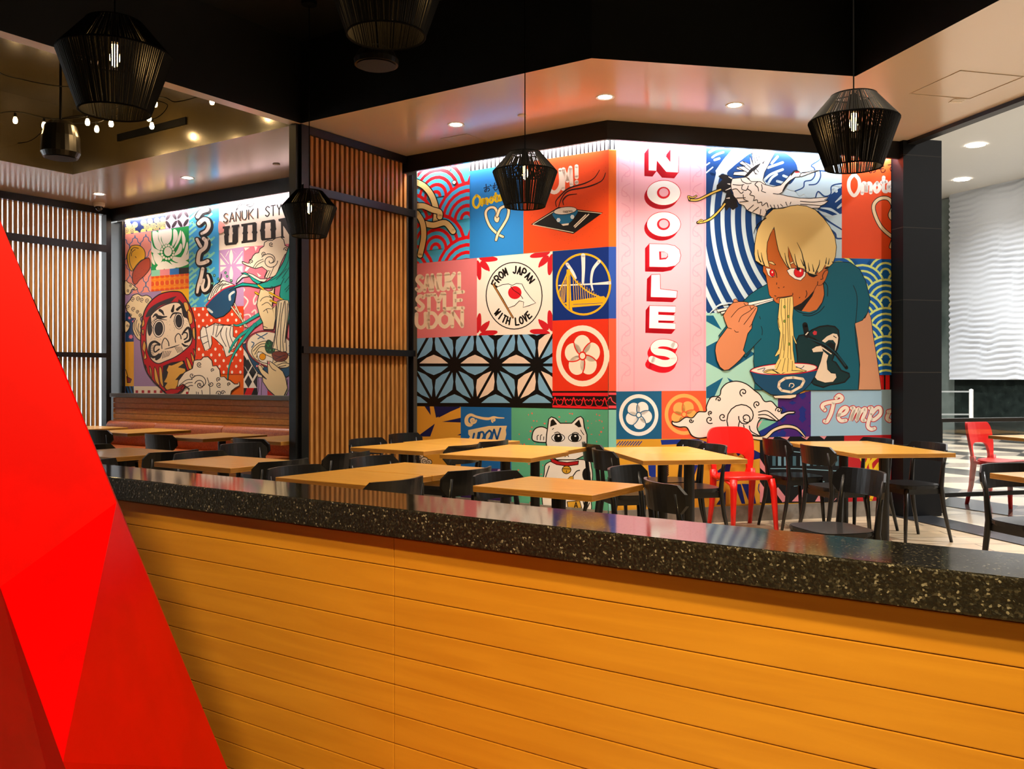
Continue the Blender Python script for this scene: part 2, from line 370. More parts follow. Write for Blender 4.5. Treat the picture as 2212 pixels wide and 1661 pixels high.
# ================================================================ PRINTED MURALS
class Art:
    """flat printed art on a wall: shapes are laid on the wall plane in thin layers of ink"""
    def __init__(self, p0, n):
        self.p0, self.n = Vector(p0), n; self.v, self.f, self.m, self.mats, self.boxes = [], [], [], [], []; self.clip = None; self.z0 = 0
    def mi(self, col):
        m = mat('ink_'+col.lstrip('#'), col, 0.42, spec=0.35)
        if m not in self.mats: self.mats.append(m)
        return self.mats.index(m)
    def layer(self, pts):
        x0 = min(p[0] for p in pts); x1 = max(p[0] for p in pts); y0 = min(p[1] for p in pts); y1 = max(p[1] for p in pts)
        L = 0
        for b in self.boxes:
            if b[4] > L and b[0] < x1 and b[1] > x0 and b[2] < y1 and b[3] > y0: L = b[4]
        L += 1; self.boxes.append((x0, x1, y0, y1, L)); return L
    def put(self, polys, col, layer=None):
        if self.clip:
            polys = [q for q in (clip_poly(p, self.clip) for p in polys) if len(q) > 2]
            if not polys: return
        L = layer or self.layer([p for q in polys for p in q]); i = self.mi(col)
        for q in polys:
            a = sum(q[k][0]*q[(k+1) % len(q)][1]-q[(k+1) % len(q)][0]*q[k][1] for k in range(len(q)))
            if abs(a) < 0.02: continue
            b = len(self.v)
            for u, v in q: self.v.append(onplane(u, v, self.p0, self.n) - self.n*(0.002+0.00007*L))
            ids = list(range(b, b+len(q))); self.f.append(tuple(ids if a < 0 else ids[::-1])); self.m.append(i)
        return L
    def poly(self, pts, col, sm=False, line=None, lw=1.0):
        if sm: pts = spline(pts, True)
        self.put([pts], col)
        if line: self.stroke(pts+[pts[0]], lw, line, sm=False)
    def stroke(self, pts, wd, col, sm=True, caps=True):
        if sm and len(pts) > 2: pts = spline(pts, False)
        elif not sm and len(pts) > 2 and not isinstance(wd, (list, tuple)) and len(pts) < 12:   # straight pieces with round joints
            qs = []
            for (x0, y0), (x1, y1) in zip(pts, pts[1:]):
                l = math.hypot(x1-x0, y1-y0) or 1; nx, ny = -(y1-y0)/l*wd/2, (x1-x0)/l*wd/2; qs.append([(x0+nx, y0+ny), (x1+nx, y1+ny), (x1-nx, y1-ny), (x0-nx, y0-ny)])
            for p in (pts if wd > 1.3 else pts[1:-1]): qs.append(circ(p, wd/2, n=8 if wd < 6 else 14))
            return self.put(qs, col)
        ws = wd if isinstance(wd, (list, tuple)) else None; k = len(pts); qs = []
        def W(i):
            if not ws: return wd/2
            t = i/(k-1)*(len(ws)-1); j = min(int(t), len(ws)-2); return (ws[j]+(ws[j+1]-ws[j])*(t-j))/2
        Lp, Rp = [], []
        for i in range(k):
            a = pts[max(i-1, 0)]; c = pts[min(i+1, k-1)]; dx, dy = c[0]-a[0], c[1]-a[1]; l = math.hypot(dx, dy) or 1
            nx, ny = -dy/l, dx/l; h = W(i); Lp.append((pts[i][0]+nx*h, pts[i][1]+ny*h)); Rp.append((pts[i][0]-nx*h, pts[i][1]-ny*h))
        for i in range(k-1): qs.append([Lp[i], Lp[i+1], Rp[i+1], Rp[i]])
        if caps:
            for i in (0, k-1):
                if W(i) > 0.35: qs.append(circ(pts[i], W(i), n=8 if W(i) < 3 else 14))
        self.put(qs, col)
    def build(self, name, label):
        return tag(mesh_obj(name, self.v, self.f, self.mats, self.m), label, 'mural')
def clip_poly(poly, cl):
    a = sum(cl[k][0]*cl[(k+1) % len(cl)][1]-cl[(k+1) % len(cl)][0]*cl[k][1] for k in range(len(cl))); s = 1 if a > 0 else -1
    out = poly
    for k in range(len(cl)):
        A, B = cl[k], cl[(k+1) % len(cl)]
        side = lambda p: s*((B[0]-A[0])*(p[1]-A[1])-(B[1]-A[1])*(p[0]-A[0]))
        new = []
        for i in range(len(out)):
            p, q = out[i-1], out[i]; sp, sq = side(p), side(q)
            if (sp < 0) != (sq < 0): t = sp/(sp-sq); new.append((p[0]+(q[0]-p[0])*t, p[1]+(q[1]-p[1])*t))
            if sq >= 0: new.append(q)
        out = new
        if len(out) < 3: return []
    return out
def spline(p, closed, n=5):
    out = []; k = len(p); R_ = range(k) if closed else range(k-1)
    for i in R_:
        p0 = p[i-1] if (closed or i > 0) else p[0]; p1 = p[i]; p2 = p[(i+1) % k]; p3 = p[(i+2) % k] if (closed or i+2 < k) else p[-1]
        for j in range(n):
            t = j/n; out.append(tuple(0.5*((2*p1[d])+(-p0[d]+p2[d])*t+(2*p0[d]-5*p1[d]+4*p2[d]-p3[d])*t*t+(-p0[d]+3*p1[d]-3*p2[d]+p3[d])*t**3) for d in (0, 1)))
    if not closed: out.append(tuple(p[-1]))
    return out
def circ(c, r, ry=None, n=20, rot=0.0, a0=0, a1=2*PI):
    ry = ry or r; o = []
    full = abs(a1-a0-2*PI) < 1e-6; N = n if full else n+1
    for i in range(N):
        t = a0+(a1-a0)*i/n; x, y = r*math.cos(t), ry*math.sin(t); o.append((c[0]+x*math.cos(rot)-y*math.sin(rot), c[1]+x*math.sin(rot)+y*math.cos(rot)))
    return o
CR = {'Q4': (240, 390, 3.3905), 'M5': (265, 420, 7.2205), 'M6': (265, 610, 6.646), 'M7': (400, 410, 7.2204), 'M8': (410, 580, 5.932),
      'A5': (880, 290, 3.863), 'A6': (880, 700, 3.9543), 'N7': (1310, 280, 2.68), 'B8': (1500, 300, 2.7674), 'C1': (1480, 310, 6.32),
      'C2': (1600, 430, 6.387), 'C3': (1510, 600, 6.388), 'C4': (1700, 540, 5.1915), 'R4': (1300, 840, 4.809), 'R5': (1640, 840, 3.867),
      'R3': (1000, 880, 4.424), 'CB': (1330, 920, 3.511), 'CR': (1500, 900, 6.386), 'P': (0, 0, 1)}
def T(c, s):
    x0, y0, k = CR[c]; v = [float(a) for a in s.replace(',', ' ').split()]
    return [(x0+v[i]/k, y0+v[i+1]/k) for i in range(0, len(v), 2)]
def quad(q):                                           # projective map of the unit square onto four corners (tl, tr, br, bl)
    (x0, y0), (x1, y1), (x2, y2), (x3, y3) = q
    dx1, dx2, sx = x1-x2, x3-x2, x0-x1+x2-x3; dy1, dy2, sy = y1-y2, y3-y2, y0-y1+y2-y3
    den = dx1*dy2-dx2*dy1; g = (sx*dy2-dx2*sy)/den; h = (dx1*sy-sx*dy1)/den
    a, b, d, e = x1-x0+g*x1, x3-x0+h*x3, y1-y0+g*y1, y3-y0+h*y3
    return lambda u, v: ((a*u+b*v+x0)/(g*u+h*v+1), (d*u+e*v+y0)/(g*u+h*v+1))
K, CRM, WHT = '#15120f', '#f6e3c8', '#fbf4ec'
# single-stroke capitals on a 4x6 grid (y down) for hand lettering
GL = {'A': ['0,6 2,0 4,6', '0.8,4 3.2,4'], 'D': ['0,0 0,6', '0,0 2.4,0.2 4,3 2.4,5.8 0,6'], 'E': ['4,0 0,0 0,6 4,6', '0,3 3,3'], 'F': ['4,0 0,0 0,6', '0,3 3,3'],
      'H': ['0,0 0,6', '4,0 4,6', '0,3 4,3'], 'I': ['2,0 2,6'], 'J': ['3.4,0 3.4,4.6 2,6 0.2,5'], 'K': ['0,0 0,6', '4,0 0,3.4', '1,2.8 4,6'], 'L': ['0,0 0,6 4,6'],
      'M': ['0,6 0.4,0 2,4 3.6,0 4,6'], 'N': ['0,6 0,0 4,6 4,0'], 'O': ['2,0 0,1.6 0,4.4 2,6 4,4.4 4,1.6 2,0'], 'P': ['0,6 0,0 2.8,0 4,1.6 2.8,3.2 0,3.2'],
      'R': ['0,6 0,0 2.8,0 4,1.6 2.8,3.2 0,3.2', '2,3.2 4,6'], 'S': ['4,0.8 2,0 0.2,1.4 2,2.9 3.9,4.5 2,6 0,5.1'], 'T': ['0,0 4,0', '2,0 2,6'],
      'U': ['0,0 0,4.4 2,6 4,4.4 4,0'], 'V': ['0,0 2,6 4,0'], 'W': ['0,0 1,6 2,2 3,6 4,0'], 'Y': ['0,0 2,3 4,0', '2,3 2,6'], '!': ['2,0 2,4', '2,5.7 2,6'],
      'C': ['4,1 2,0 0,1.8 0,4.2 2,6 4,5'], 'G': ['4,1 2,0 0,1.8 0,4.2 2,6 4,4.6 4,3.3 2.4,3.3']}
CUR = set('ODPRSUJCG')
def letter(art, ch, f, wd, col):
    for s in GL[ch]:
        v = [float(a) for a in s.replace(',', ' ').split()]; pts = [(v[i]/4, v[i+1]/6) for i in range(0, len(v), 2)]
        if ch in CUR: pts = spline(pts, False, 4)
        art.stroke([f(x, y) for x, y in pts], wd, col, sm=False)
def word(art, s, q, wd, col, gap=0.3):                  # lettering set into a quad
    m = quad(q); n = len(s); cw = 1.0/(n+(n-1)*gap)
    for i, ch in enumerate(s):
        if ch == ' ': continue
        x0 = i*cw*(1+gap); k = 0.55 if ch in 'I!' else 1.0
        letter(art, ch, lambda x, y: m(x0+cw*(0.5+(x-0.5)*k), y), wd, col)
def ringtext(art, s, c, rx, ry, a0, a1, h, wd, col, inside=False):
    n = len(s)
    for i, ch in enumerate(s):
        if ch == ' ': continue
        a = a0+(a1-a0)*i/(n-1); w_ = abs(a1-a0)/(n-1)*0.33
        def f(x, y):
            if not inside: t = a+(x-0.5)*2*w_; r = 1+h*(0.5-y)
            else: t = a-(x-0.5)*2*w_; r = 1-h*(0.5-y)
            return (c[0]+rx*r*math.cos(t), c[1]+ry*r*math.sin(t))
        letter(art, ch, f, wd, col)
def seigaiha(art, q, cols, rows, n, bg, ring, k=3, wdt=0.5, off=0.0, voff=0.6, vf=1.18):
    m = quad(q); art.clip = q; R_ = 0.5/cols; asp = math.hypot(q[1][0]-q[0][0], q[1][1]-q[0][1])/math.hypot(q[3][0]-q[0][0], q[3][1]-q[0][1])
    dv = 1.0/rows
    for r in range(-1, int(rows)+4):
        for c in range(-1, int(cols)+3):
            cu, cv = (c+0.5*(r % 2)+off)/cols, (r+voff)*dv
            for j in range(k):
                for rr, col in ((1-j/k, ring), (1-(j+1-wdt)/k, bg)):
                    art.put([[m(cu+R_*rr*math.cos(t), cv+dv*vf*rr*math.sin(t)) for t in [PI+PI*i/12 for i in range(13)]]], col, layer=2+(r+1)*2*k+2*j+(0 if col == ring else 1))
    art.boxes.append((min(p[0] for p in q), max(p[0] for p in q), min(p[1] for p in q), max(p[1] for p in q), 2+(int(rows)+5)*2*k)); art.clip = None
def medallion(art, c, rx, ry, bg, fg, rot=0.0):
    art.poly(circ(c, rx, ry, 40), fg); art.poly(circ(c, rx*0.82, ry*0.82, 36), bg)
    P_ = lambda r, a: (c[0]+rx*r*math.cos(a), c[1]+ry*r*math.sin(a))
    art.put([circ(P_(0.37, rot+i*2*PI/5), rx*0.315, ry*0.315, 22) for i in range(5)], fg)
    for i in range(5):
        a = rot+(i+0.5)*2*PI/5; art.stroke([P_(0.12, a-0.5), P_(0.25, a-0.32), P_(0.42, a-0.12), P_(0.56, a+0.02), P_(0.72, a+0.05)], max(1.6, rx*0.045), bg)
    art.poly(circ(c, rx*0.15, ry*0.15), bg); art.poly(circ(c, rx*0.1, ry*0.1), fg)
def swirl(art, c, r, rot, turns, wd, col, ry=None, d=1):
    pts = []; n = int(14*turns)+4; ry = ry or r
    for i in range(n): t = i/(n-1); a = rot+d*t*turns*2*PI; q = 1-0.86*t; pts.append((c[0]+r*q*math.cos(a), c[1]+ry*q*math.sin(a)))
    art.stroke(pts, wd, col, sm=False)
def dots(art, q, nx, ny, col, rx, ry):
    m = quad(q); art.clip = q; polys = []
    for j in range(ny):
        for i in range(nx+1): polys.append(circ(m((i+0.5*(j % 2))/nx, (j+0.5)/ny), rx, ry, 12))
    art.put(polys, col); art.clip = None
def cloud(art, outline, swirls, lw, fill=CRM, line=K):
    art.poly(outline, fill, sm=True, line=line, lw=lw)
    for s in swirls: swirl(art, s[0], s[1], s[2], s[3], lw, line, d=s[4] if len(s) > 4 else 1)
NB = Vector((DC.x, DC.y, 0)); NA = Vector((DP.x, DP.y, 0))
PX = lambda *a: list(a)

# ---------------------------------------------------------------- A. bright long mural (right of the divider)
A = Art(Kz, NA); KU = CX+F*KM.x/KM.y-0.2
def LR(u, v0, u0, s): return v0+(u-u0)*s
def top(u): return 374.5+(u-874.5)*-0.175-14            # tuck the print up behind the header
A.poly([(901, top(901)), (KU, top(1314)), (KU, 1104), (901, 1075)], '#6fb59a')
qs = T('A5', '85,250 522,150 522,1035 85,1080')
A.poly(qs, '#49b4de'); seigaiha(A, qs, 0.87, 3.9, 0, '#49b4de', '#e3131d', 5, 0.52, -0.185, 0.43, 1.38)
for s, wd in (('80,400 150,440 210,520 245,640 240,735', 46), ('80,600 140,600 210,630 270,650 275,690', 44), ('130,740 220,760 320,740 385,810', 46), ('85,660 130,740 140,860 110,1010', 42)):
    p = [q for q in T('A5', s)]; A.clip = [(902, 300), (1015, 300), (1015, 575), (902, 575)]; A.stroke(p, wd/3.863*1.35, K); A.stroke(p, wd/3.863, '#f6d68c'); A.clip = None
for s in ('330,275 355,265 365,295 350,310', '375,395 400,385 415,400 400,420 380,415'): A.poly(T('A5', s), CRM, line=K, lw=1.2)
A.poly(T('A5', '522,150 1681,-50 1681,128 522,308'), WHT)
A.clip = T('A5', '522,150 1681,-50 1681,128 522,308'); A.put([[(1016+8.75*i, 250), (1019.2+8.75*i, 250), (1019.2+8.75*i, 400), (1016+8.75*i, 400)] for i in range(35)], '#1b1517'); A.clip = None
A.poly(T('A5', '522,308 970,236 970,995 522,1038'), '#2c86cf')
def hira_omote(art, f, sc_, col):
    for s in ('0,3 4,2.4', '1.6,0 1.8,6 0.6,6.2 1,4.6 3.4,3.8 4.2,5.4 3,6.4', '4.6,1 5.4,2.2', '8,0 7.6,5 8.6,6.4 10,5.6 10.2,4.4', '6.6,2.4 9.4,2', '6.6,4 9.2,3.6', '12,1.2 16.4,0.6 13.6,2.8 13.6,5 15.4,6.4'):
        v = [float(a) for a in s.replace(',', ' ').split()]; art.stroke([f(v[i], v[i+1]) for i in range(0, len(v), 2)], sc_, col)
hira_omote(A, lambda x, y: (880+(640+x*11.2)/3.863, 290+(420+y*9.6-x*1.7)/3.863), 1.9, '#13253d')
def omote(art, f, wd, col):
    for s in ('1.5,0 0,2 0,5 1.5,7 3,5 3,2 1.5,0', '4,6.4 4.2,3.4 4.8,3.2 5.3,4 5.2,6.2 5.4,3.8 6.2,3.2 6.7,4 6.6,6.3', '8.6,3.2 7.7,4.6 8.4,6.2 9.4,4.8 8.6,3.2', '10.6,1.6 10.5,5.6 11.4,6.2', '10,3.2 11.4,3', '12,4.8 13.6,4.5 13,3.2 12,4.4 12.3,6 13.7,5.8', '14.6,6.2 14.7,3.2 15.6,3.2 16.2,4 16.1,6'):
        v = [float(a) for a in s.replace(',', ' ').split()]; art.stroke([f(v[i], v[i+1]) for i in range(0, len(v), 2)], wd, col)
omote(A, lambda x, y: (880+(553+x*17.5)/3.863, 290+(515+y*15-x*4.3)/3.863), 5.2, '#f7cf23')
def heart(art, f, wd, col):
    for s in ('5,3.6 4.6,4.6 4,3.8 4.6,2 3.6,0.4 1.6,0.6 0.6,2.4 2,6 4.6,8.4 6.6,9.4', '4.6,3 5.6,0.8 7.4,0 8.6,1 8.2,3.4 6.6,6 5,8.2 4.2,10.4'):
        v = [float(a) for a in s.replace(',', ' ').split()]; p = [f(v[i], v[i+1]) for i in range(0, len(v), 2)]; art.stroke(p, wd*1.5, K); art.stroke(p, wd, col)
heart(A, lambda x, y: (880+(640+x*24)/3.863, 290+(602+y*27)/3.863), 5.0, '#f8deb2')
A.poly(T('A5', '970,236 1681,128 1681,938 970,995'), '#ef4f1b')
for i in range(150):
    u, v = random.uniform(1135, 1312), random.uniform(340, 530); A.poly(circ((u, v), 0.6, n=5), '#b93a16')
word(A, 'UM!', T('A5', '1180,320 1440,262 1440,392 1190,505'), 8.5, '#fbe5cf', 0.22)
for s in ('1605,298 1560,365 1480,410 1350,450 1280,510 1240,560 1245,605', '1655,322 1620,390 1500,440 1350,470 1290,530 1265,600', '1415,498 1340,510 1300,550 1305,590', '1390,430 1330,462'): A.stroke(T('A5', s), [1.2, 3.2, 1.5], '#2a0f08')
A.poly(T('A5', '1032,752 1262,606 1632,655 1385,832'), '#181310'); A.stroke(T('A5', '1050,750 1262,622 1620,660'), 1.4, '#e6d9b8', sm=False); A.stroke(T('A5', '1050,755 1385,820'), 1.6, '#e6d9b8', sm=False)
A.poly(T('A5', '1220,655 1250,722 1300,752 1345,745 1390,700 1415,630'), '#1c6f9b', sm=True); A.poly(circ(T('A5', '1318,638')[0], 25, 8, rot=-0.12), '#f3ead8', line=K, lw=1.2)
for i in range(4): swirl(A, T('A5', '%d,645' % (1310+20*i))[0], 4, i, 1.2, 0.8, K, 2.5)
A.poly(T('A5', '1285,750 1350,742 1345,758 1300,764'), CRM); A.stroke(T('A5', '1515,668 1400,778'), 2.2, CRM); A.stroke(T('A5', '1490,672 1392,768'), 2.2, CRM)
for s in ('1262,716', '1378,690'): A.poly(circ(T('A5', s)[0], 4.5, 5, 6), '#dfe9ea')
# second row
A.poly(T('A5', '85,1080 585,1033 598,1660 85,1680')[:2]+T('A6', '598,98 88,122'), '#e87f83')
for i, (s, w_) in enumerate((('SANUKI', '82,1185 462,1158 462,1285 82,1310'), ('STYLE', '82,1352 470,1315 470,1450 82,1470'), ('UDON', '82,1500 462,1478 462,1602 82,1615'))):
    word(A, s, T('A5', w_), 8.0, '#f6dcbd', 0.34 if i == 0 else 0.3)
fq = T('A5', '585,1033 1215,978')+T('A6', '1243,83 598,98'); A.poly(fq, '#fbefdf'); fm = quad(fq); A.clip = fq
for (cx, cy) in ((0, 0), (1, 0), (0, 1), (1, 1)):
    sx_, sy_ = (1 if cx == 0 else -1), (1 if cy == 0 else -1)
    for a in (8, 45, 82):
        an = math.radians(a); ex, ey = math.cos(an), math.sin(an); px_, py_ = -ey, ex
        ln = 0.24 if a != 45 else 0.155; st = 0.03 if a != 45 else 0.07
        pts = [(st*ex, st*ey), ((st+ln*0.35)*ex+px_*0.042, (st+ln*0.35)*ey+py_*0.042), (ln*ex+st*ex+px_*0.02, ln*ey+st*ey+py_*0.02), (ln*ex+st*ex-px_*0.02, ln*ey+st*ey-py_*0.02), ((st+ln*0.35)*ex-px_*0.042, (st+ln*0.35)*ey-py_*0.042)]
        A.poly([fm(cx+sx_*x, cy+sy_*y) for x, y in pts], '#d3202b', sm=True)
    A.poly([fm(cx+sx_*x, cy+sy_*y) for x, y in ((0.155, 0.165), (0.175, 0.155), (0.18, 0.18), (0.16, 0.185))], '#d3202b')
A.clip = None
fc = T('A5', '895,1348')[0]
A.poly(circ(fc, 61.5, 73, 44), K); A.poly(circ(fc, 59.3, 70.8, 44), '#fbefdf')
ringtext(A, 'FROM JAPAN', fc, 47, 56, math.radians(208), math.radians(322), 0.27, 3.4, K)
ringtext(A, 'WITH LOVE', fc, 47, 56, math.radians(140), math.radians(48), 0.27, 3.4, K, inside=True)
A.stroke(T('A5', '722,1255 885,1530'), 4.4, K, sm=False); A.stroke(T('A5', '722,1255 885,1530'), 2.4, '#b5793a', sm=False)
A.poly(T('A5', '745,1280 800,1255 850,1250 880,1262 915,1245 960,1250 985,1300 1030,1360 1075,1408 1020,1430 970,1445 975,1400 940,1390 900,1430 845,1450 800,1370'), '#fdf6ea', line=K, lw=1.4)
A.poly(circ(T('A5', '901,1322')[0], 14.5, 14, 24), '#d8202a'); A.stroke(T('A5', '868,1270 890,1300 940,1335 968,1372'), 1.6, '#5a1414')
gq = T('A5', '1215,978 1681,938 1681,1540 1215,1555'); A.poly(gq, '#0f2f7c'); A.clip = gq
gc = T('A5', '1470,1252')[0]
def bridge(art, dx=0):
    art.poly(circ(gc, 59.5, 67.5, 44), '#f3b81f'); art.poly(circ(gc, 55.5, 63, 44), '#0f2f7c')
    for s, wd in (('1468,1012 1470,1130 1465,1250', [11, 6]), ('1600,1062 1550,1130 1535,1230 1548,1300', [9, 4]), ('1690,1240 1540,1250 1265,1262', [9, 4, 3]), ('1335,1085 1380,1150 1405,1200', [9, 6])): art.stroke(T('A5', s), [w_/1.2 for w_ in wd], '#f4efe6')
    art.poly(T('A5', '1300,1410 1370,1390 1640,1350 1672,1380 1640,1480 1620,1425 1375,1445 1380,1475 1330,1470 1330,1420'), '#f3b81f')
    art.poly(T('A5', '1330,1130 1358,1122 1372,1470 1330,1470'), '#f3b81f'); art.stroke(T('A5', '1352,1180 1352,1460'), 1.0, '#0f2f7c', sm=False)
    art.stroke(T('A5', '1358,1150 1420,1240 1520,1320 1640,1370'), 3, '#f3b81f'); art.stroke(T('A5', '1335,1160 1300,1240 1258,1330'), 2.6, '#f3b81f')
    for i in range(13):
        x = 1385+i*19; yt = 1195+(i*13.5); art.stroke(T('A5', '%d,%d %d,1395' % (x, min(yt, 1362), x+8)), 1.3, '#f3b81f', sm=False)
    for i in range(5): art.stroke(T('A5', '%d,%d %d,1400' % (1325-i*14, 1200+i*30, 1312-i*9)), 1.3, '#f3b81f', sm=False)
    art.stroke(T('A5', '1385,1420 1630,1408'), 1.0, '#0f2f7c', sm=False)
A.clip = circ(gc, 59.6, 67.6, 40); bridge(A); A.clip = None
# third row: star lattice, medallion, scroll band
sq = T('A6', '88,122 598,98 1243,83 1243,716 88,700'); A.poly(sq, '#0c0b0c'); A.clip = sq
nodes_ = {}
def nd(i, j): return (230+i*352+(0.5*352 if j % 2 else 0)-(0 if j % 2 == 0 else 0), 12+j*337)
random.seed(3)
for j in range(0, 2):
    for i in range(-2, 5):
        if j == 0: tris = [(nd(i, 0), nd(i+1, 0), nd(i, 1)), (nd(i, 1), nd(i+1, 1), nd(i+1, 0))]
        else: tris = [(nd(i, 1), nd(i+1, 1), nd(i+1, 2)), (nd(i, 2), nd(i+1, 2), nd(i, 1))]
        for t3 in tris:
            G = (sum(p[0] for p in t3)/3, sum(p[1] for p in t3)/3)
            for a in range(3):
                p, q = t3[a], t3[(a+1) % 3]; c3 = ((p[0]+q[0]+G[0])/3, (p[1]+q[1]+G[1])/3)
                pp = [(c3[0]+(z[0]-c3[0])*0.70, c3[1]+(z[1]-c3[1])*0.66) for z in (p, q, G)]
                mid1 = ((pp[1][0]+pp[2][0])/2+(G[0]-c3[0])*0.16, (pp[1][1]+pp[2][1])/2+(G[1]-c3[1])*0.16); mid2 = ((pp[0][0]+pp[2][0])/2+(G[0]-c3[0])*0.16, (pp[0][1]+pp[2][1])/2+(G[1]-c3[1])*0.16)
                A.poly([(880+x/3.9543, 700+y/3.9543) for x, y in (pp[0], pp[1], mid1, pp[2], mid2)], '#f3dcc8' if random.random() < 0.28 else '#7fb3d9')
A.clip = None
A.poly(T('A5', '1215,1555 1681,1540')+T('A6', '1718,572 1243,572'), '#e8381c'); medallion(A, T('A6', '1500,272')[0], 57, 66, '#e02a18', '#fdeedb', -1.6)
bq = T('A6', '1243,572 1718,570 1718,732 1243,716'); A.poly(bq, '#140b0c')
def band(art, q):
    m = quad(q); art.clip = q
    for v0, v1 in ((0.10, 0.28), (0.84, 0.97)): art.put([[m(0, v0), m(1, v0), m(1, v1), m(0, v1)]], '#e8202c')
    for i in range(7):
        u = (i+0.3)/5.6; art.stroke([m(u-0.088, 0.56), m(u-0.06, 0.46), m(u-0.03, 0.55), m(u, 0.36), m(u+0.03, 0.55), m(u+0.06, 0.46), m(u+0.088, 0.56)], 1.5, '#e8202c')
        art.stroke([m(u-0.09, 0.82), m(u-0.04, 0.76), m(u, 0.42), m(u+0.04, 0.76), m(u+0.09, 0.82)], 1.6, '#e8202c')
    art.clip = None
band(A, bq)
# lower row
yq = T('A6', '88,702 460,706 460,1240 88,1240'); A.poly(yq, '#f0a93a'); A.clip = yq
for s in ('150,700 205,780 195,700', '230,702 455,708 455,712 250,800', '240,850 200,960 88,960', '300,835 460,800 460,840', '270,800 455,705 300,705', '430,950 460,935 460,950'): A.poly(T('A6', s), '#141c54')
A.clip = None
for cxy, r in (('110,1140', 9), ('150,1170', 9), ('190,1180', 6)): A.poly(circ(T('A6', cxy)[0], r), CRM, line=K, lw=1.5); swirl(A, T('A6', cxy)[0], r*0.7, 0.5, 1.3, 1.3, K)
A.poly(T('A6', '460,706 893,712 893,1235 460,1230'), '#1f6cb4')
A.poly(T('A6', '460,1230 893,1235 893,1600 460,1540'), '#4a2e6a')
for i in range(26): A.poly(circ((random.uniform(998, 1104), random.uniform(1014, 1090)), random.uniform(2, 6), random.uniform(1.5, 4), 9), '#c8a7c9')
A.stroke(T('A6', '560,850 540,862 512,845 512,800 545,775 590,790 650,805 700,808 740,795 780,800 830,802'), [5, 9, 7, 5, 6, 4, 2], '#f5d49c'); swirl(A, T('A6', '565,822')[0], 7, 0, 1.3, 4, '#f5d49c'); swirl(A, T('A6', '742,820')[0], 5, 2, 1.2, 3, '#f5d49c')
A.poly(T('A6', '525,905 600,890 700,870 855,868 845,905 850,940 840,985 820,1010 560,1012 515,1000 540,960 525,940'), '#f5d49c')
word(A, 'UDON', T('A6', '575,935 800,890 770,985 560,1010'), 4.2, '#1f5c9c', 0.3)
gq = T('A6', '893,714 1718,732 1718,1610 893,1590'); A.poly(gq, '#5fb792'); A.clip = gq
for i in range(110):
    u = random.choice([random.uniform(1120, 1190), random.uniform(1230, 1314), random.uniform(1106, 1314)]); v = random.uniform(886, 1100)
    A.poly(circ((u, v), random.uniform(0.8, 2.6), random.uniform(0.8, 2.6), 7), '#f0705f')
A.clip = None
def cat(art):
    R = 'R3'
    art.poly(T(R, '770,950 760,800 780,640 830,520 1180,500 1235,580 1240,700 1200,800 1230,900 1210,1000 1000,1050 800,1010'), WHT, sm=True, line=K, lw=2)
    art.poly(T(R, '680,320 670,250 700,200 760,185 815,210 830,260 815,330'), WHT, sm=True, line=K, lw=2.4)
    for s in ('715,310 715,275 728,265', '745,310 748,270 760,262', '775,310 778,280'): art.stroke(T(R, s), 1.6, K)
    art.poly(T(R, '815,190 825,110 850,90 890,105 935,150 1045,150 1095,100 1130,85 1155,110 1165,190 1190,260 1190,340 1180,450 1080,500 900,500 820,440 800,340 805,260'), WHT, line=K, lw=2.4)
    art.poly(T(R, '838,185 845,125 868,110 905,160'), K, sm=False); art.poly(T(R, '1070,160 1115,115 1138,185 1110,190'), K)
    for c in ('915,290', '1075,290'):
        p = T(R, c)[0]; art.poly(circ(p, 14, 8.5), '#ffffff', line=K, lw=1.6); art.poly(circ(p, 9, 9), K); art.poly(circ((p[0]+1, p[1]-4), 2.4, 2, 8), '#ffffff')
    for s in ('880,245 910,235 940,255', '1050,250 1080,238 1110,250', '980,470 1000,455 1015,470', '860,210 872,200', '1130,215 1145,240 1160,260'): art.stroke(T(R, s), 1.6, K)
    art.poly(T(R, '840,480 920,515 1000,525 1110,510 1105,545 1000,560 900,545 850,520'), '#b81f22', line=K, lw=1.6)
    art.poly(circ(T(R, '995,595')[0], 9.5, 8.5), '#d9a531', line=K, lw=1.6); art.stroke(T(R, '955,585 1035,588'), 1.4, K); art.stroke(T(R, '995,600 995,620'), 1.4, K)
    art.poly(T(R, '1000,690 1030,660 1060,655 1060,690'), '#d9a531', line=K, lw=1.2); art.poly(circ(T(R, '1185,640')[0], 9, 14), K)
    for s in ('780,720 800,650 830,560', '1060,650 1090,610 1120,600', '1150,880 1180,970 1215,910'): art.stroke(T(R, s), 2.2, K)
    art.poly(T(R, '1000,900 1120,890 1140,960 1010,970'), '#d9a531', line=K, lw=1.6)
    for i, s in enumerate(('1070,955 1085,905 1100,955', '1078,940 1094,940')): art.stroke(T(R, s), 2, K, sm=False)
cat(A)
A.build('mural', 'printed mural with sanuki style udon lettering, flag roundel and white beckoning cat')
# ---------------------------------------------------------------- B. chamfered mural
B = Art(Kz, NB)
def topb(u): return 298-14+(u-1312)*0.067
B.poly([(KU+0.4, topb(1313)), (1924.5, topb(1924)), (1924.5, 1083), (KU+0.4, 1110)], '#e8a62f')
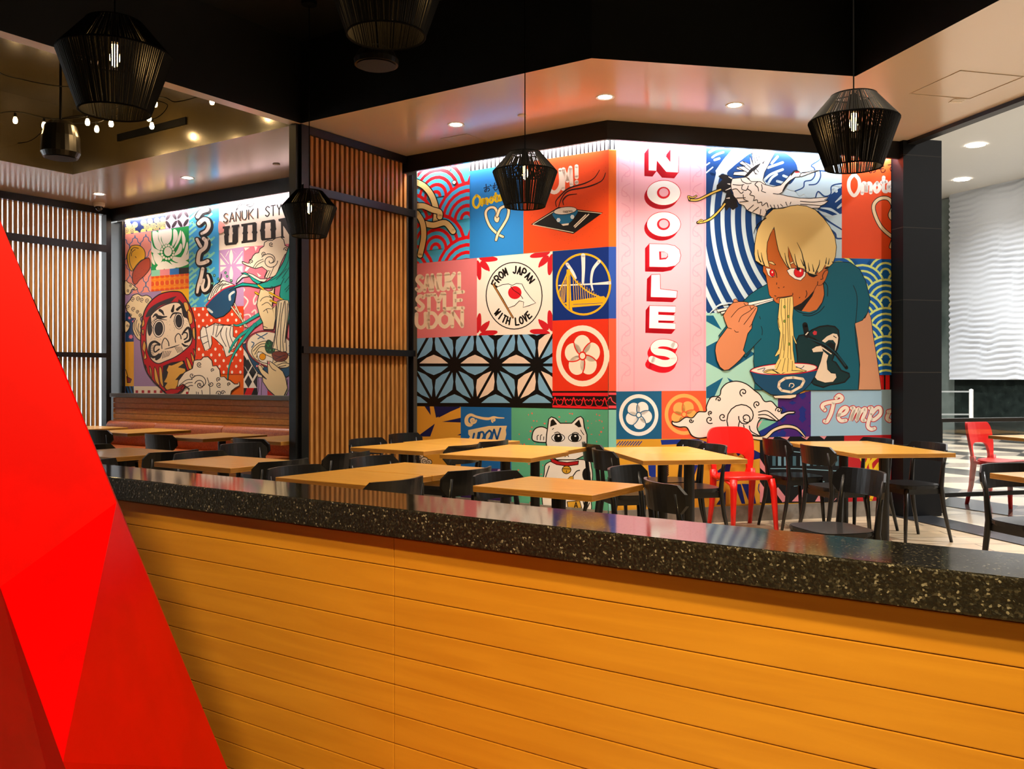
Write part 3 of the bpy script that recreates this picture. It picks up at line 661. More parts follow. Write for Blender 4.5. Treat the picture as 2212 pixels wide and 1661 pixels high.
# returns of neighbouring panels on the corner, inks lightened for this face's stronger light
for v0, v1, col in ((325, 533, '#ef6a1f'), (533, 688, '#2b50a8'), (688, 845, '#ee5a3c'), (845, 885, '#2a1416'), (885, 1110, '#8fd6c4')): B.poly([(KU+0.4, v0), (1331, v0), (1331, v1), (KU+0.4, v1)], col)
B.poly([(KU+0.4, topb(1313)), (1331, topb(1331)), (1331, 324), (KU+0.4, 323)], WHT); B.put([[(1316+9*i, 280), (1319+9*i, 280), (1319+9*i, 323), (1316+9*i, 323)] for i in range(2)], '#1b1517')
B.clip = [(KU+0.4, 500), (1331, 500), (1331, 700), (KU+0.4, 700)]; B.put([circ(gc, 59.5, 67.5, 44)], '#f3b81f'); B.put([circ(gc, 55.5, 63, 44)], '#2b50a8'); B.clip = None
B.clip = [(KU+0.4, 690), (1331, 690), (1331, 845), (KU+0.4, 845)]; B.put([circ(T('A6', '1500,272')[0], 57, 66, 40)], '#fdeedb'); B.clip = None
B.poly([(KU+0.4, 848), (1331, 848), (1331, 853), (KU+0.4, 853)], '#f2505c'); B.poly([(KU+0.4, 876), (1331, 876), (1331, 882), (KU+0.4, 882)], '#f2505c'); B.stroke(T('P', '1314,862 1319,858 1322,866 1330,872'), 2, '#f2505c')
# NOODLES column
B.poly([(1331, topb(1331)), (1525, topb(1525)), (1525, 844), (1331, 846)], '#f7b9c8')
for x0, x1 in ((1333, 1371), (1488, 1523)):
    B.put([[(x0+2, 305), (x0+4, 305), (x0+4, 844), (x0+2, 844)], [(x1-3, 305), (x1, 305), (x1, 844), (x1-3, 844)]], '#f0a9bd')
    for i in range(12):
        y = 330+i*43; c = (x0+x1)/2; d = 1 if i % 2 else -1
        B.stroke([(c-9*d, y-20), (c+7*d, y-10), (c+8*d, y+6), (c-2*d, y+8), (c-1*d, y)], 2.2, '#f0a9bd'); B.stroke([(c+9*d, y-6), (c-7*d, y+8), (c-9*d, y+20)], 2.2, '#f0a9bd')
RED_ = '#dd1228'
def block(polys, holes, dx, dy, lw=1.2):
    """white block letter with a red shade running down to the left"""
    for pl in polys:
        n = len(pl); sh = [(x+dx, y+dy) for x, y in pl]
        qs_ = [[pl[i], pl[(i+1) % n], sh[(i+1) % n], sh[i]] for i in range(n)]+[sh]
        B.put(qs_, RED_); 
    for pl in polys: B.poly(pl, '#ffffff', line=RED_, lw=lw)
    for h in holes:
        B.poly(h, RED_); B.clip = h if len(h) < 6 else None
        B.clip = None; m_ = [(x+dx*0.5, y+dy*0.5) for x, y in h]; B.poly([clipd for clipd in m_] if False else shrink(h, dx, dy), '#f7b9c8')
def shrink(h, dx, dy):
    cx = sum(p[0] for p in h)/len(h); cy = sum(p[1] for p in h)/len(h)
    return [(cx+(x-cx)*0.72+(-dx)*0.12, cy+(y-cy)*0.72-dy*0.10) for x, y in h]
N_ = 'N7'
block([T(N_, '243,106 308,108 368,185 370,113 420,116 416,250 345,246 292,182 290,240 243,237')], [], -9, 12)
for cy in (366, 548):
    c0 = T(N_, '331,%d' % cy)[0]; block([circ(c0, 36.6, 27, 30)], [circ((c0[0]-0.5, c0[1]), 14.2, 12.8, 20)], -5.5, 8.5)
block([spline(T(N_, '247,660 330,664 400,680 428,720 425,760 395,788 330,798 247,795'), True, 4) if False else T(N_, '247,660 350,663 395,672 422,695 430,728 422,765 398,788 350,797 247,795')], [T(N_, '304,705 335,706 355,718 357,736 345,750 306,754')], -9, 10)
block([T(N_, '258,840 310,838 312,922 410,934 406,975 255,970')], [], -9, 9)
block([T(N_, '248,1018 400,1022 398,1060 300,1056 300,1070 395,1074 393,1108 300,1106 300,1116 400,1120 398,1156 246,1150')], [], -8, 10)
s_ = T(N_, '392,1250 350,1236 300,1238 275,1262 290,1284 340,1292 375,1306 390,1328 365,1350 320,1352 262,1330')
B.stroke([(x-5, y+11) for x, y in s_], 18.5, RED_); B.stroke([(x-2.5, y+6) for x, y in s_], 18, RED_); B.stroke(s_, 17.2, RED_); B.stroke(s_, 15, '#ffffff')
# wave field
NV, SKY = '#14417f', '#cfe6f2'
wq = [(1525, topb(1525)), (1818, topb(1818)), (1818, 700), (1525, 700)]
B.poly(wq, SKY); B.clip = wq
B.poly(T('C1', '285,20 660,60 520,220 400,390 330,520 285,640'), NV)
for s, wd in (('330,120 420,70 520,55', 5), ('370,190 430,150 520,120', 4.5), ('400,225 465,205', 5), ('280,300 330,265', 3), ('285,400 375,325', 3)): B.stroke(T('C1', s), wd, SKY)
B.poly(T('C1', '570,420 650,320 760,230 900,130 1100,80 1260,95 1400,150 1500,250 1535,360 1530,480 1480,545 1380,560 1300,580 1150,560 1050,500 900,560 700,560'), NV, sm=True)
for s in ('1180,270 1260,180', '1130,330 1330,260', '1080,500 1170,420 1330,355', '1130,550 1180,470 1250,420', '1340,440 1390,460', '1255,515 1330,535'): B.stroke(T('C1', s), 5.4, SKY)
# trough of curved bands on the left (concentric about the head)
for k in range(11):
    r = 150+k*26; B.stroke([(1790+1.0*r*math.cos(a)*0.86, 470+r*math.sin(a)*1.02) for a in [PI*(0.66+0.44*j/16) for j in range(17)]], 13.5, NV)
# spray and clouds at right
B.poly(T('C1', '1370,600 1450,540 1520,440 1600,300 1700,130 1900,100 2150,150 2150,560 2000,580 1980,690 1880,720 1810,660 1780,730 1660,740 1620,690 1560,720 1500,650 1440,640'), '#c2dbe8', sm=True)
for s in ('1845,140 1835,220 1720,300 1760,340 1770,430 1720,500 1630,520 1610,600 1500,650', '1840,370 1845,460 1790,550 1690,565', '1830,370 1960,380 1990,350', '2140,545 2000,580 1985,690 1900,720 1815,655 1780,730'): B.stroke(T('C1', s), 2.6, NV)
B.poly(T('C1', '1960,720 2140,580 2140,1070 2050,1060 1900,940 1800,900 1900,800'), NV)
for s, wd in (('1850,880 1980,900 2100,970', [2, 6, 3]), ('1810,930 1900,960 2060,1020', [2, 7, 3]), ('2050,800 2140,720', [2, 6]), ('2080,880 2140,830', [4, 6]), ('2020,610 2060,650', 7), ('2110,600 2112,600', 4)): B.stroke(T('C1', s), wd, SKY)
B.poly(T('C2', '1100,260 1240,420 1310,560 1300,820 1390,860 1400,200'), '#c2dbe8'); 
for s in ('1240,430 1300,480 1320,540 1395,545', '1060,180 1200,300 1390,420'): B.stroke(T('C2', s), [6, 4, 3], NV)
B.clip = None
# teal and mint prism field
B.poly([(1525, 676), (1690, 676), (1690, 946), (1525, 946)], '#a9dfcf')
B.clip = [(1525, 676), (1690, 676), (1690, 946), (1525, 946)]
for s in ('98,520 195,520 310,720 98,600', '98,950 330,830 370,1000 98,1000', '98,1000 98,1165 310,1280 420,1280 770,1050 640,960 400,1000', '98,1510 330,1375 200,1661 98,1661', '385,1375 640,1520 800,1661 620,1661 470,1520'): B.poly(T('C3', s), '#12628a')
B.clip = None
B.poly(T('R4', '1420,350 1830,300 1830,510 1560,520'), '#14627a'); B.poly(T('R4', '1560,360 1650,320 1830,340 1610,450'), '#7cc9ab'); B.poly(T('R4', '1580,390 1670,320 1600,440'), '#f2a7a8')
# navy and plum circles
pq = T('R4', '1830,110 2170,20 2170,495 1640,495 1640,440 1830,330'); B.poly(pq, '#1a2d86'); B.clip = [(1680, 846), (1751, 846), (1751, 943), (1680, 943)]
for cx in (1690, 1733, 1776):
    for cy in (870, 920):
        for a in (0.55, 2.59, 3.69, 5.73): B.put([circ((cx+21*math.cos(a), cy+22*math.sin(a)), 23, 8, 16, rot=a*1.0)], '#4b1f78')
B.clip = None
# orange heart panel, blue/yellow scallops, stripes
oq = [(1818, topb(1818)), (1924.5, topb(1924)), (1924.5, 560), (1818, 557)]; B.poly(oq, '#f0501f'); B.clip = oq
hira_omote(B, lambda x, y: (1876+x*3.5, 353+y*3.1), 2.0, '#30100c')
omote(B, lambda x, y: (1500+(925+x*19.4)/2.7674, 300+(212+y*18.4-x*1.0)/2.7674), 7.6, '#fdf0e4')
heart(B, lambda x, y: (1500+(1052+x*29)/2.7674, 300+(345+y*29)/2.7674), 6.4, '#f8deb2'); B.clip = None
yq = [(1780, 557), (1924.5, 560), (1924.5, 810), (1780, 810)]; B.poly(yq, '#1464b8'); seigaiha(B, yq, 1.44, 8.2, 0, '#1464b8', '#dff08c', 4, 0.63, 0.82, 0.02, 1.64)
B.poly([(1880, 810), (1924.5, 810), (1924.5, 843), (1880, 843)], '#e8201e'); B.put([[(1884+12.5*i, 810), (1887.5+12.5*i, 810), (1887.5+12.5*i, 843), (1884+12.5*i, 843)] for i in range(4)], K)
# medallions
B.poly([(1331, 845.5), (1429, 844.5), (1429, 948), (1331, 949)], '#1b638f'); medallion(B, (1379.5, 896.5), 42.5, 45, '#1b638f', '#fdf8f2', -1.05)
B.poly([(1429, 844.5), (1525, 844), (1525, 947), (1429, 948)], '#f0603a'); medallion(B, (1477.5, 895), 42, 44.5, '#f0603a', '#fbb560', -1.05)
# TEMPURA panel
B.poly([(1751, 842.5), (1924.5, 841.5), (1924.5, 939.5), (1751, 943)], '#a4c8de')
tp = ['545,175 525,150 540,125 600,110 670,100 690,75 665,55 640,75', '620,115 600,200 565,270 545,270', '660,220 710,205 735,170 715,155 680,180 660,235 680,265 720,262', '770,160 790,165 760,265 790,200 830,165 830,200 810,265 840,200 880,165 885,190 860,255 880,262', '920,160 940,170 905,300 930,335 960,330', '930,215 980,160 1010,165 1010,210 960,255 935,250', '1075,190 1095,185', '1080,200 1065,245 1085,265']
ext = ['1100,160 1110,170 1085,255 1120,262']
for wd, col in ((11.0, '#cf2030'), (7.6, '#fdeedd')):
    for s in tp:
        B.clip = [(1751, 840), (1924.5, 840), (1924.5, 943), (1751, 943)]; B.stroke(T('R5', s), wd, col); B.clip = None
# yellow and navy bursts, tram, red panel
B.clip = [(1331, 947), (1642, 945), (1642, 1090), (1331, 1098)]
for s in ('610,530 760,525 1000,520 1110,560 620,580', '480,790 560,790 560,915 520,920 490,900', '200,790 260,790 240,880', '800,790 830,790 800,880', '880,790 1000,790 960,900 880,900'): B.poly(T('R4', s), '#16318f')
for i in range(9): B.stroke(T('R4', '%d,585 %d,545' % (155+i*28, 190+i*28)), 2.0, '#2a3f96', sm=False)
for i in range(6): B.stroke(T('R4', '%d,%d %d,%d' % (620, 860+i*20, 690, 790+i*20)), 2.6, '#20202a', sm=False)
for s in ('780,600 905,575 905,500 785,440', '300,760 515,600 480,780 250,780', '560,930 640,930 700,1200 650,1200 600,1060', '300,1215 430,1020 430,1215', '650,925 800,930 850,1200 760,1200', '200,880 380,870 300,890', '600,545 700,470 560,480', '790,530 905,500 905,540 640,575'): B.poly(T('CR', s), '#15236e')
B.stroke(T('CR', '545,1070 545,1210'), 2, '#1a2a80', sm=False); B.stroke(T('CR', '890,930 880,1000 905,1060'), 2, '#1a2a80'); B.clip = None
kq = [(1641, 944), (1824, 941), (1824, 1084), (1641, 1087)]; B.poly(kq, '#0d0d10'); B.clip = kq
for s in ('1655,960 1668,962 1660,985', '1641,990 1672,1040 1641,1010', '1641,1040 1655,1060 1650,1085 1641,1085', '1672,1060 1690,1085 1702,1080 1680,1052', '1710,1083 1740,1050 1750,1052 1725,1083', '1760,1083 1780,1050 1792,1052 1775,1083', '1800,1083 1815,1060 1812,1045 1824,1060', '1655,945 1672,944 1668,951', '1685,944 1706,943 1700,950', '1730,943 1748,943 1742,950', '1770,942 1785,942 1780,949'): B.poly(T('P', s), '#e88f93')
for s in ('1664,978 1700,974 1760,980 1822,988', '1664,1012 1720,1012 1822,1018', '1668,1022 1690,1022', '1672,1040 1700,1048', '1715,1050 1780,1040'): B.stroke(T('P', s), 1.8, '#7fa6b4', sm=False)
for i, x in enumerate((1668, 1680, 1693, 1712, 1728, 1742, 1756, 1772, 1788, 1804)): B.poly([(x, 985), (x+7, 985), (x+7, 1006), (x, 1006)], '#6f96a6' if i % 3 else '#456773')
B.clip = None
rq = [(1823, 941), (1924.5, 939), (1924.5, 1083), (1823, 1085)]; B.poly(rq, '#c01a22'); B.clip = rq
for s in ('1866,1000 1858,985 1868,978 1876,990 1868,1010 1872,1020', '1895,985 1880,1000 1885,1018 1900,1000 1895,1025', '1868,1060 1862,1050 1872,1045', '1885,1040 1875,1055 1888,1060 1895,1042 1880,1080', '1905,1045 1902,1060'): B.stroke(T('P', s), 7, '#f2c51f')
word(B, 'LE', T('P', '1909,953 1921,953 1921,961 1909,961'), 1.6, '#f6e8e0', 0.4); B.clip = None
# ---- cloud at the foot of the wave
cl = T('R4', '735,370 730,335 750,345 800,340 870,295 940,300 1000,240 1080,235 1085,180 1130,90 1220,70 1240,0 1300,-60 1400,-80 1500,-50 1590,20 1640,60 1690,130 1760,130 1820,190 1870,210 1860,255 1930,235 2000,235 1990,255 1920,265 1830,330 1750,320 1650,310 1610,400 1640,490 1540,470 1500,480 1540,540 1420,510 1250,470 1100,500 1000,510 930,480 880,400 800,395')
SW = lambda s, r, rot, t, d=1: (T('R4', s)[0], r, rot, t, d)
cloud(B, cl, [SW('1480,300', 41, 2.6, 0.9), SW('1490,305', 15, 3.4, 1.3, -1), SW('925,330', 5, 0, 1.2), SW('1120,320', 9, 1, 1.1), SW('1125,250', 5, 2, 1.2), SW('1255,290', 9, 1, 1.1), SW('1212,110', 6, 3, 1.1), SW('1470,35', 9, 2, 1.2), SW('1610,160', 8, 2, 1.2), SW('1835,220', 7, 3, 1.2)], 2.4, '#fbeee2', K)
for s in ('1430,330 1420,420 1500,490', '1470,375 1490,430 1560,490', '1530,385 1550,440 1640,490', '1625,240 1720,230 1830,320', '1625,270 1710,270 1800,325', '1625,300 1690,305 1760,325'): B.stroke(T('R4', s), 2.2, K)
tail = T('R4', '1540,500 1680,510 1780,430 1900,390 2020,410 2110,500'); B.stroke(tail, [7, 11, 9, 10, 8, 4], K); B.stroke(tail, [4, 7, 5, 6, 4, 1], '#f6ddb6')
# ---- crane
BK = '#1d1a1c'
B.poly(T('C1', '1100,560 1060,500 1080,400 1240,95 1230,75 930,70 905,110 920,260 880,160 890,290 780,240 740,270 830,310 710,320 700,350 830,380 670,390 655,430 800,440 870,480 900,560 1000,640'), '#fdf0e2', line=BK, lw=1.4)
for s in ('905,110 960,270', '950,80 985,250', '1010,85 1005,190', '1060,80 1090,160', '1150,90 1130,150', '880,160 930,300', '780,240 900,340', '740,270 880,370', '710,320 850,400', '1000,300 940,380 980,420', '930,370 960,420', '960,340 1000,390'): B.stroke(T('C1', s), 1.5, BK)
B.poly(T('C1', '1035,265 960,300 890,350 850,400 790,460 850,450 920,380 990,330'), BK); B.poly(T('C1', '1090,225 1050,265 1060,285 1080,250'), BK)
B.poly(T('C1', '450,445 500,420 560,425 650,470 640,540 620,640 660,720 700,770 720,860 650,910 600,870 560,920 530,860 500,830 540,760 560,680 480,640 420,650 430,570 510,490'), BK)
for s in ('590,455 640,480', '575,550 605,555', '550,640 640,600', '560,750 600,745'): B.stroke(T('C1', s), [1, 3], '#fdf0e2')
B.poly(T('C1', '640,480 740,470 830,460 900,520 1020,520 1080,560 1200,590 1300,570 1360,510 1430,430 1470,390 1500,370 1560,390 1590,420 1560,455 1500,460 1440,500 1380,590 1330,660 1280,690 1400,720 1560,745 1700,750 1850,740 1950,730 1900,770 1950,785 1900,830 1850,850 1830,880 1700,885 1560,860 1460,850 1370,870 1250,890 1180,880 1120,910 1080,1000 1020,980 960,960 900,940 840,910 800,850 730,820 700,760 660,720 650,670 630,630 620,560'), '#fdf0e2', line=BK, lw=1.5)
for s in ('760,480 780,520 850,550 900,540', '650,560 740,570 800,560', '780,570 770,620 830,640 860,580', '850,620 900,660 880,700 940,720 930,780', '640,630 700,620 760,680 790,660', '790,700 800,760 860,790', '990,520 950,560 990,600 1000,650', '1040,560 1050,620 1040,650 1095,670', '1200,685 1280,690 1330,660', '930,780 980,770 990,810 1040,800 1050,850 1110,810 1130,870', '1300,830 1330,860', '1370,800 1390,850', '1440,800 1430,830', '1570,790 1750,800 1950,780', '1570,830 1750,840 1850,850', '700,745 820,740', '740,800 850,790', '850,910 930,840', '920,930 1000,870', '1020,970 1030,900', '1110,960 1100,900', '1160,840 1180,880', '1210,840 1225,885', '1260,840 1275,885'): B.stroke(T('C1', s), 1.6, BK)
B.poly(T('C1', '1440,420 1480,370 1520,360 1560,380 1555,395 1490,395 1440,450'), BK); B.poly(T('C1', '1495,385 1550,385 1555,400 1500,402'), '#e01a22')
B.poly(T('C1', '1590,400 1760,370 1830,370 1700,410 1580,455 1560,440'), '#fdf0e2', line=BK, lw=1.3); B.stroke(T('C1', '1590,405 1700,395 1820,372'), 1.2, BK)
B.stroke(T('C1', '1440,500 1380,570 1330,650'), [2, 5, 2], BK)
for s, f_ in (('480,630 380,670 280,720 170,770 60,770', '60,770 40,720 100,740 150,715'), ('540,825 480,900 380,1000 280,1060 170,1080', '170,1080 215,1045 240,1060')):
    for wd, c in ((7, BK), (3.4, '#eec85a')): B.stroke(T('C1', s), wd, c); 
    B.stroke(T('C1', f_), 4.5, BK); B.stroke(T('C1', f_), 1.8, '#eec85a')
# ---- noodle eater: arm, shirt, face, hair
SK, SKD, TE = '#c8692c', '#d98a5e', '#0f5f72'
B.poly(T('C4', '755,820 800,800 870,760 905,690 935,760 960,960 1000,1200 1040,1480 1050,1568 780,1568 805,1400 800,1250 770,1080 755,900'), '#d99a72', line=K, lw=1.2)
B.poly(T('B8', '440,865 380,895 330,930 285,975 240,1040 190,1115 140,1180 185,1190 230,1190 290,1285 303,1305 355,1240 350,1330 360,1420 355,1500 560,1503 800,1503 975,1500 985,1350 970,1200 955,1103 1000,1085 1032,1040 1047,960 1020,850 985,780 930,740 860,735 800,742 770,870 600,880'), TE, line=K, lw=1.4)
for s in ('738,400 775,500 778,640 762,820', '755,860 770,1050 800,1230 806,1400 795,1560'): B.stroke(T('C4', s), 1.4, K)
for s in ('830,535 840,570', '850,670 865,720 862,790'): B.stroke(T('C3', s), 1.3, K)
B.stroke(T('C3', '640,1060 850,840'), 1.5, K)
# print on the shirt: a grinning dark whale with a sword
B.poly(T('C4', '270,900 360,860 450,848 530,860 570,900 580,1000 560,1100 520,1180 500,1240 540,1260 600,1350 690,1385 695,1420 640,1480 560,1500 480,1510 400,1540 300,1510 270,1490 330,1330 280,1280 110,1270 110,1180 90,1040 130,960 200,950'), '#0d3236', line=K, lw=3.2)
B.poly(T('C4', '385,1020 440,970 510,935 555,945 568,980 560,1050 530,1140 540,1050 510,1010 460,1010 420,1040'), '#f2dcc0'); B.poly(T('C4', '285,1150 270,1110 320,1080 380,1070 400,1130 460,1180 440,1250 450,1340 490,1380 540,1385 550,1430 510,1480 420,1490 330,1460 300,1420 340,1330 370,1250 400,1140'), '#f2dcc0', line=K, lw=1.4)
B.poly(T('C4', '430,1060 480,1030 530,1060 525,1130 470,1150 420,1090'), K); B.stroke(T('C4', '390,1095 440,1130 490,1165'), [3, 2], '#f2dcc0'); B.stroke(T('C4', '205,960 300,1010 420,1080 540,1160 660,1320'), 7.5, K, sm=False); B.stroke(T('C4', '230,990 420,1065 560,1180 650,1300'), 2.6, '#123f4a')
B.stroke(T('C4', '195,840 215,950'), 11.5, K, sm=False); B.stroke(T('C4', '205,950 228,925'), 2.4, '#efe2cf', sm=False); B.poly(T('C4', '280,930 300,905 330,915 325,950 295,955'), '#c8323c'); B.stroke(T('C4', '515,965 545,985'), 1.8, K)
# neck and face
B.poly(T('C2', '1040,1190 1130,1165 1145,1300 1115,1420 1040,1525 940,1560 830,1545 760,1505 830,1440 1000,1270'), '#cf7034'); B.poly(T('C2', '715,1505 830,1435 930,1350 1012,1265 980,1340 900,1450 832,1548 770,1530'), K)
B.stroke(T('C2', '715,1500 800,1560 930,1585 1040,1540 1110,1440 1145,1320 1130,1160'), 1.7, K); B.stroke(T('C2', '850,1600 950,1612 1070,1560 1145,1480'), 1.7, K); B.stroke(T('C2', '1145,1140 1190,1210 1190,1340'), 1.6, K)
B.poly(T('C2', '350,480 300,930 300,1000 340,1060 365,1200 385,1320 440,1390 480,1430 600,1480 730,1490 830,1440 930,1350 1000,1270 1040,1190 1070,1195 1110,1185 1160,1120 1200,1010 1190,960 1150,880 900,560 500,380'), SK, line=K, lw=1.1)
B.poly(T('C2', '335,950 400,962 450,1000 460,1072 420,1082 370,1050'), '#fdf3e6', line=K, lw=1.1); B.poly(circ(T('C2', '425,1022')[0], 5.2, 8.2, 18, rot=-0.2), '#e3131d', line=K, lw=0.8); B.poly(circ(T('C2', '428,1010')[0], 1.8, 2.4, 8), '#fdf3e6')
B.poly(T('C2', '628,985 690,955 800,960 890,1010 880,1065 820,1125 740,1105 665,1050'), '#fdf3e6', line=K, lw=1.2); B.poly(circ(T('C2', '793,1012')[0], 10.5, 11, 22), '#e3131d', line='#2a1030', lw=1.0); B.poly(circ(T('C2', '785,965')[0], 4.2, 3.6, 10), K); B.poly(circ(T('C2', '815,990')[0], 2.2, 3, 8), '#fdf3e6')
B.poly(T('C2', '370,860 430,865 475,908 440,908 385,882'), '#f3d695', line=K, lw=1.1); B.poly(T('C2', '670,880 720,860 730,880 675,905'), '#f3d695', line=K, lw=1.0)
for s in ('490,1155 488,1180', '510,1222 525,1228', '580,1220 592,1212', '460,1335 480,1340', '800,1365 808,1355', '895,1265 905,1310 885,1360', '1190,980 1150,1000 1120,1060 1125,1100 1095,1110', '1055,1140 1050,1185', '455,975 480,1020 492,1085'): B.stroke(T('C2', s), 1.6, K)
B.stroke(T('C2', '490,1385 505,1360 600,1352 700,1330 710,1300'), 1.6, K)
hair = T('C2', '440,140 580,128 680,95 780,85 900,100 1020,150 1130,260 1220,380 1290,520 1312,660 1300,790 1262,890 1210,940 1170,970 1160,900 1120,980 1065,1025 1055,990 1020,1060 980,1075 935,1055 925,1000 900,1015 860,965 780,945 735,905 690,780 645,655 650,790 672,890 695,962 640,945 590,870 545,790 510,700 480,560 452,388 400,490 360,600 350,720 362,830 390,942 335,930 290,912 240,890 195,850 180,760 185,640 200,530 225,420 280,320 345,230')
B.poly(hair, '#f0cf86', line=K, lw=1.4)
for s in ('768,600 830,730 860,860 895,1010', '600,745 620,860 660,960', '735,760 755,870 780,950', '820,830 860,920', '870,850 890,960', '225,700 240,800 270,870', '275,740 290,830 320,920', '1080,840 1070,920 1020,1030', '1175,810 1165,890', '1215,820 1200,900', '170,480 220,360 340,265', '920,880 940,990', '1250,860 1265,880', '980,900 1000,1000'): B.stroke(T('C2', s), [0.8, 2.0, 2.6], K)
for s in ('900,1010 935,1060 1000,1082 1060,1050 1000,1040', '1140,960 1180,930 1220,930 1180,975', '200,850 250,900 310,925 250,880'): B.poly(T('C2', s), K)
# noodles, bowl
B.poly(T('C3', '1105,285 1180,275 1285,258 1295,400 1282,560 1300,800 1350,925 1318,900 1285,800 1290,1000 1325,1240 1200,1300 1030,1275 1080,1160 1100,1050 1050,1088 1038,1075 1090,980 1112,760 1090,700 1075,600 1095,400'), '#f3d57e', line=K, lw=1.2)
for s in ('1130,300 1125,500 1150,700 1120,1000 1060,1270', '1175,290 1185,600 1180,900 1130,1280', '1215,285 1210,600 1225,900 1200,1290', '1250,280 1235,600 1250,900 1265,1270', '1160,780 1160,1000', '1085,560 1100,690'): B.stroke(T('C3', s), 1.1, '#4a3210')
for s in ('1170,600', '1235,915', '1225,535', '1172,402'): B.poly(circ(T('C3', s)[0], 2.3, 3, 8), '#8aa53c', line=K, lw=0.8)
BC = T('C3', '1160,1262')[0]
B.poly(circ(BC, 73, 13.5, 40, rot=-0.06), '#d9203a', line=K, lw=1.2); B.poly(circ(BC, 70.5, 11, 40, rot=-0.06), '#f5e6d2')
B.poly(T('C3', '890,1310 940,1270 1050,1265 1200,1290 1330,1235 1420,1270 1470,1290 1300,1318 1100,1330'), '#f3d57e', sm=True, line=K, lw=1.2)
for s in ('910,1300 1000,1275 1080,1320', '1140,1320 1250,1280 1420,1290', '1010,1270 1100,1320'): B.stroke(T('C3', s), 1.3, K)
for s in ('1330,1225 1400,1250 1440,1215', '800,1270 900,1245 870,1290'): B.stroke(T('C3', s), 1.4, '#123a6a')
B.poly(T('C3', '1080,1285 1030,1230 1090,1120 1200,1100 1300,1150 1328,1240 1250,1290 1150,1310'), '#f3d57e')
for s in ('1120,1130 1060,1270', '1180,1110 1140,1290', '1225,1110 1210,1295', '1280,1150 1275,1275'): B.stroke(T('C3', s), 1.1, '#4a3210', sm=False)
B.poly(T('C3', '700,1290 830,1325 1000,1340 1200,1335 1400,1320 1626,1275 1590,1360 1520,1470 1430,1560 1330,1612 1140,1632 980,1610 870,1540 760,1440'), '#154a6e', line=K, lw=1.4); B.stroke(T('C3', '700,1288 830,1322 1000,1336 1200,1330 1400,1315 1626,1270'), 1.6, '#d9203a')
for s in ('1100,1440 1180,1385 1290,1375 1420,1395 1440,1425 1400,1500 1260,1578 1130,1555 1088,1505 1100,1440',): B.stroke(T('C3', s), 5.5, '#f5e0c2', sm=False)
B.stroke(T('C3', '1235,1500 1250,1460 1290,1462 1300,1490 1270,1515'), 1.8, '#f5e0c2'); 
B.poly(T('C3', '1010,1628 1340,1608 1325,1648 1250,1668 1040,1662'), '#f5e0c2', line=K, lw=1.2)
# hand with chopsticks
for s in ('235,440 470,395 480,425 250,475', '290,475 480,430 480,455 300,505'): B.poly(T('C3', s), '#f5efe6', line=K, lw=1.1)
B.stroke(T('C3', '150,480 250,390 350,355 470,350'), [2, 4, 2], '#cfe6f2')
for s in ('640,350 1012,278 1022,300 670,390', '740,375 1010,300 1018,318 760,395'): B.poly(T('C3', s), '#f5efe6', line=K, lw=1.1)
B.poly(T('C3', '462,345 470,300 500,290 545,332 600,330 660,338 675,360 665,380 740,378 800,405 795,450 750,560 725,620 720,700 665,770 630,900 602,1000 632,1040 560,1130 480,1205 400,1268 340,1278 280,1230 238,1140 215,1010 225,920 270,840 330,760 385,685 350,600 325,520 380,430 420,380'), SKD, line=K, lw=1.4)
for s in ('670,375 600,400 525,440 435,545', '755,400 690,460 580,530 540,610', '775,420 690,540 610,645', '725,630 690,680', '385,690 440,705', '480,725 500,748 535,748', '610,350 640,385 665,375', '695,395 710,430 740,420', '465,345 540,332'): B.stroke(T('C3', s), 1.3, K)
B.build('mural', 'printed mural with tall noodles lettering, crane and blond noodle eater in teal shirt')
# ---------------------------------------------------------------- C. left mural above the booth
L = Art(Kz, NA)
def topl(u): return 415.7+(u-642)*-0.175-12
L.poly([(270.5, topl(270)), (652, topl(652)), (652, 857), (270.5, 850)], '#a98ab4')
# navy cloud panel
q1 = T('M5', '42,300 672,190 672,535 42,625'); L.poly(q1, '#142a5c'); L.clip = q1
for c in ('100,485', '195,475', '430,420', '535,405', '630,395', '90,620', '215,610', '325,580', '425,560', '630,545'): L.poly(circ(T('M5', c)[0], 6.4, 6.6), '#f6cf75', line='#142a5c', lw=0.8)
for c in ('60,560', '150,550', '330,440', '380,505', '480,490', '580,475', '660,470', '530,560', '70,420'):
    p = T('M5', c)[0]
    for r, col in ((6.6, '#f6cf75'), (5.2, '#142a5c'), (4.2, '#f6cf75'), (3.1, '#142a5c'), (2.2, '#f6cf75'), (1.2, '#142a5c')): L.poly(circ(p, r, n=14), col)
L.clip = None
q2 = T('M5', '672,190 1037,130 1037,490 672,535'); L.poly(q2, '#f3c3dc'); L.clip = q2
for cx, cy, a in ((715, 345, -1.0), (805, 335, 1.05), (895, 325, -1.0), (990, 300, 1.05), (710, 470, 1.05), (810, 465, -1.0), (895, 455, 1.05), (990, 440, -1.0)): L.poly(circ((265+cx/7.22, 420+cy/7.22), 9.5, 3.6, 18, rot=a), '#2b1a20')
L.clip = None
